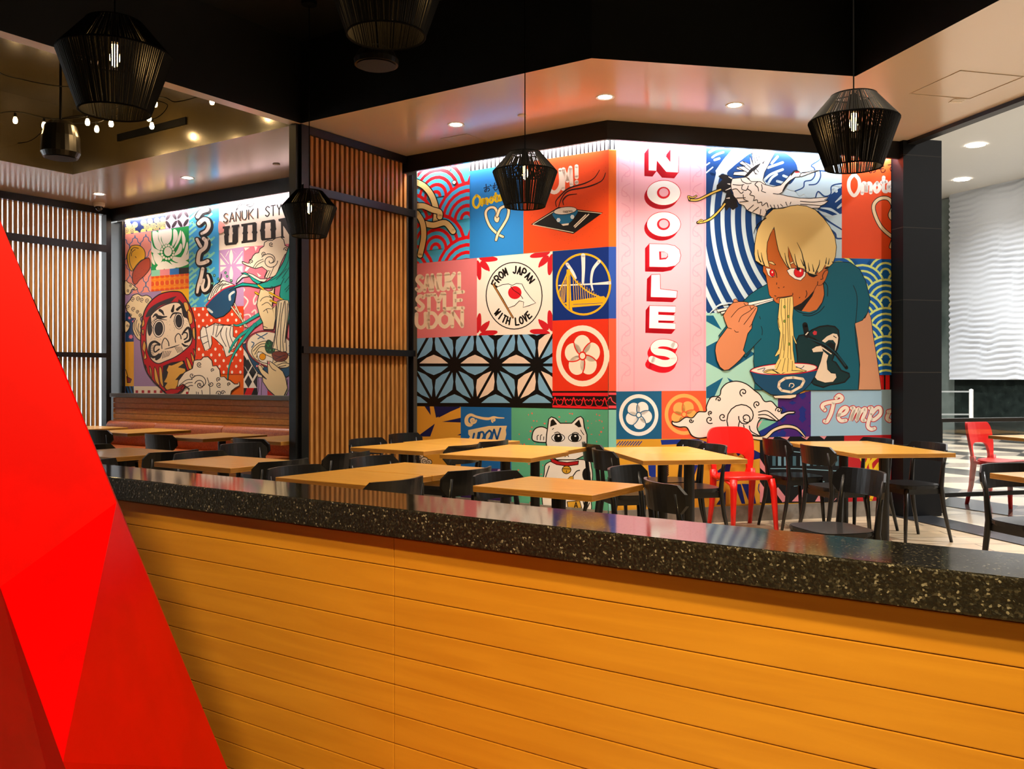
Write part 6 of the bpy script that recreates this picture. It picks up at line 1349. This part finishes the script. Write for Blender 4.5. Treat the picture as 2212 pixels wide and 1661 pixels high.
for w_ in WR:
    pts = [atd(q[0], q[1], q[2]*1.06)-o0 for q in w_]; fine = []; k = len(pts); m = MB()
    for i in range(k-1):
        p0, p1, p2, p3 = pts[max(i-1, 0)], pts[i], pts[i+1], pts[min(i+2, k-1)]
        for j in range(8): q = j/8; fine.append(0.5*((2*p1)+(p2-p0)*q+(2*p0-5*p1+4*p2-p3)*q*q+(3*p1-p0-3*p2+p3)*q**3))
    m.tube(fine+[pts[-1]], 0.0045, 5); m.build('cable', [wire_blk], t)
# ================================================================ SMALL CEILING FITTINGS
spk = mat('speaker_black', '#17140d', 0.32, spec=0.5)
def body(name, label, cat, u, v, d, prof, parts=()):
    p = atd(u, v, d); t = thing(name, label, cat, p)
    m = MB(); m.lathe(prof, 28); m.build('housing', [spk], t, smooth=False)
    top = max(z for _, z in prof); m = MB(); m.tube([(0, 0, top-0.01), (0, 0, ZT-p.z-0.002)], 0.012, 8); m.build('stem', [wire_blk], t)
    m = MB(); zb = min(z for _, z in prof); m.lathe([(0, zb-0.002), (prof[1][0]*0.9, zb-0.002)], 24); m.build('grille', [mat('grille_grey', '#111314', 0.7)], t)
    return t
body('pendant_speaker', 'dark bell shaped pendant speaker among the string lights', 'speaker', 131, 303, 8.55, [(0.0, -0.17), (0.15, -0.165), (0.172, -0.12), (0.165, 0.03), (0.14, 0.13), (0.10, 0.17), (0.0, 0.18)])
body('pendant_speaker', 'dark round pendant speaker under the black ceiling below the cut-off lamp', 'speaker', 813, 130, 6.3, [(0.0, -0.04), (0.15, -0.035), (0.155, 0.0), (0.12, 0.06), (0.05, 0.10), (0.0, 0.105)])
# slot grille on the coffer face
gf = V2(g_, 0); nfa = DP
pa, pb = onplane(255, 297, gf-DP*0.004, DP), onplane(403, 263, gf-DP*0.004, DP)
zt_, zb_ = onplane(255, 291, gf, DP).z, onplane(255, 306, gf, DP).z
m = MB(); dv = V2(pb-pa, 0); m.fbox(V2(pa, zb_), dv, -DP*0.012, Vector((0, 0, zt_-zb_))); o = m.build('vent', [wire_blk]); tag(o, 'black linear vent slot in the olive coffer side', 'vent')
det = mat('detector_white', '#e6dccb', 0.5)
p = atz(214, 438, ZC); t = thing('security_camera', 'white dome camera on the soffit by the window screen', 'camera', (p.x, p.y, ZC))
m = MB(); m.lathe([(0.0, -0.05), (0.06, -0.05), (0.07, -0.03), (0.07, -0.001), (0.0, -0.001)], 24); m.build('base', [det], t)
m = MB(); m.lathe([(0.0, -0.105), (0.025, -0.098), (0.043, -0.075), (0.046, -0.051)], 20); m.build('dome', [mat('dome_smoke', '#15181b', 0.1)], t, smooth=True)
for u, v, lab in ((1128, 249, 'small sprinkler cap beside the middle pendant cord'), (597, 354, 'small sprinkler cap above the left udon lettering')):
    p = atz(u, v, ZC); m = MB(); m.lathe([(0.0, -0.008), (0.035, -0.008), (0.04, -0.001), (0.0, -0.001)], 20, o=(p.x, p.y, ZC)); tag(m.build('sprinkler', [det]), lab, 'sprinkler', 'sprinkler caps')
p = atz(2068, 217, ZC); m = MB(); 
for k in range(3): m.bevbox(p.x-0.05, p.x+0.05, p.y-0.05+k*0.035, p.y-0.025+k*0.035, ZC-0.006, ZC-0.001, 0.001)
tag(m.build('vent', [det]), 'small white slotted vent in the right soffit', 'vent')
for (ua, va, sz, fr1, fr2, lab) in ((1000, 302, 0.30, -DA, DP, 'flush access panel in the soffit above the seigaiha pattern'), (2085, 184, 0.55, DB, DC, 'flush access panel in the right soffit')):
    p = atz(ua, va, ZC-0.001); m = MB(); q = V2(p, ZC-0.004)
    for a0_, ax_, l1, l2 in ((q-fr1*sz/2-fr2*sz/2, fr1, sz, 0.006), (q-fr1*sz/2+fr2*sz/2, fr1, sz, 0.006)): m.fbox(a0_, ax_*l1, fr2*l2, Vector((0, 0, 0.003)))
    for a0_ in (q-fr1*sz/2-fr2*sz/2, q+fr1*sz/2-fr2*sz/2): m.fbox(a0_, fr2*sz, fr1*0.006, Vector((0, 0, 0.003)))
    tag(m.build('access_panel', [mat('panel_seam', '#b9a98f', 0.5)]), lab, 'access panel')
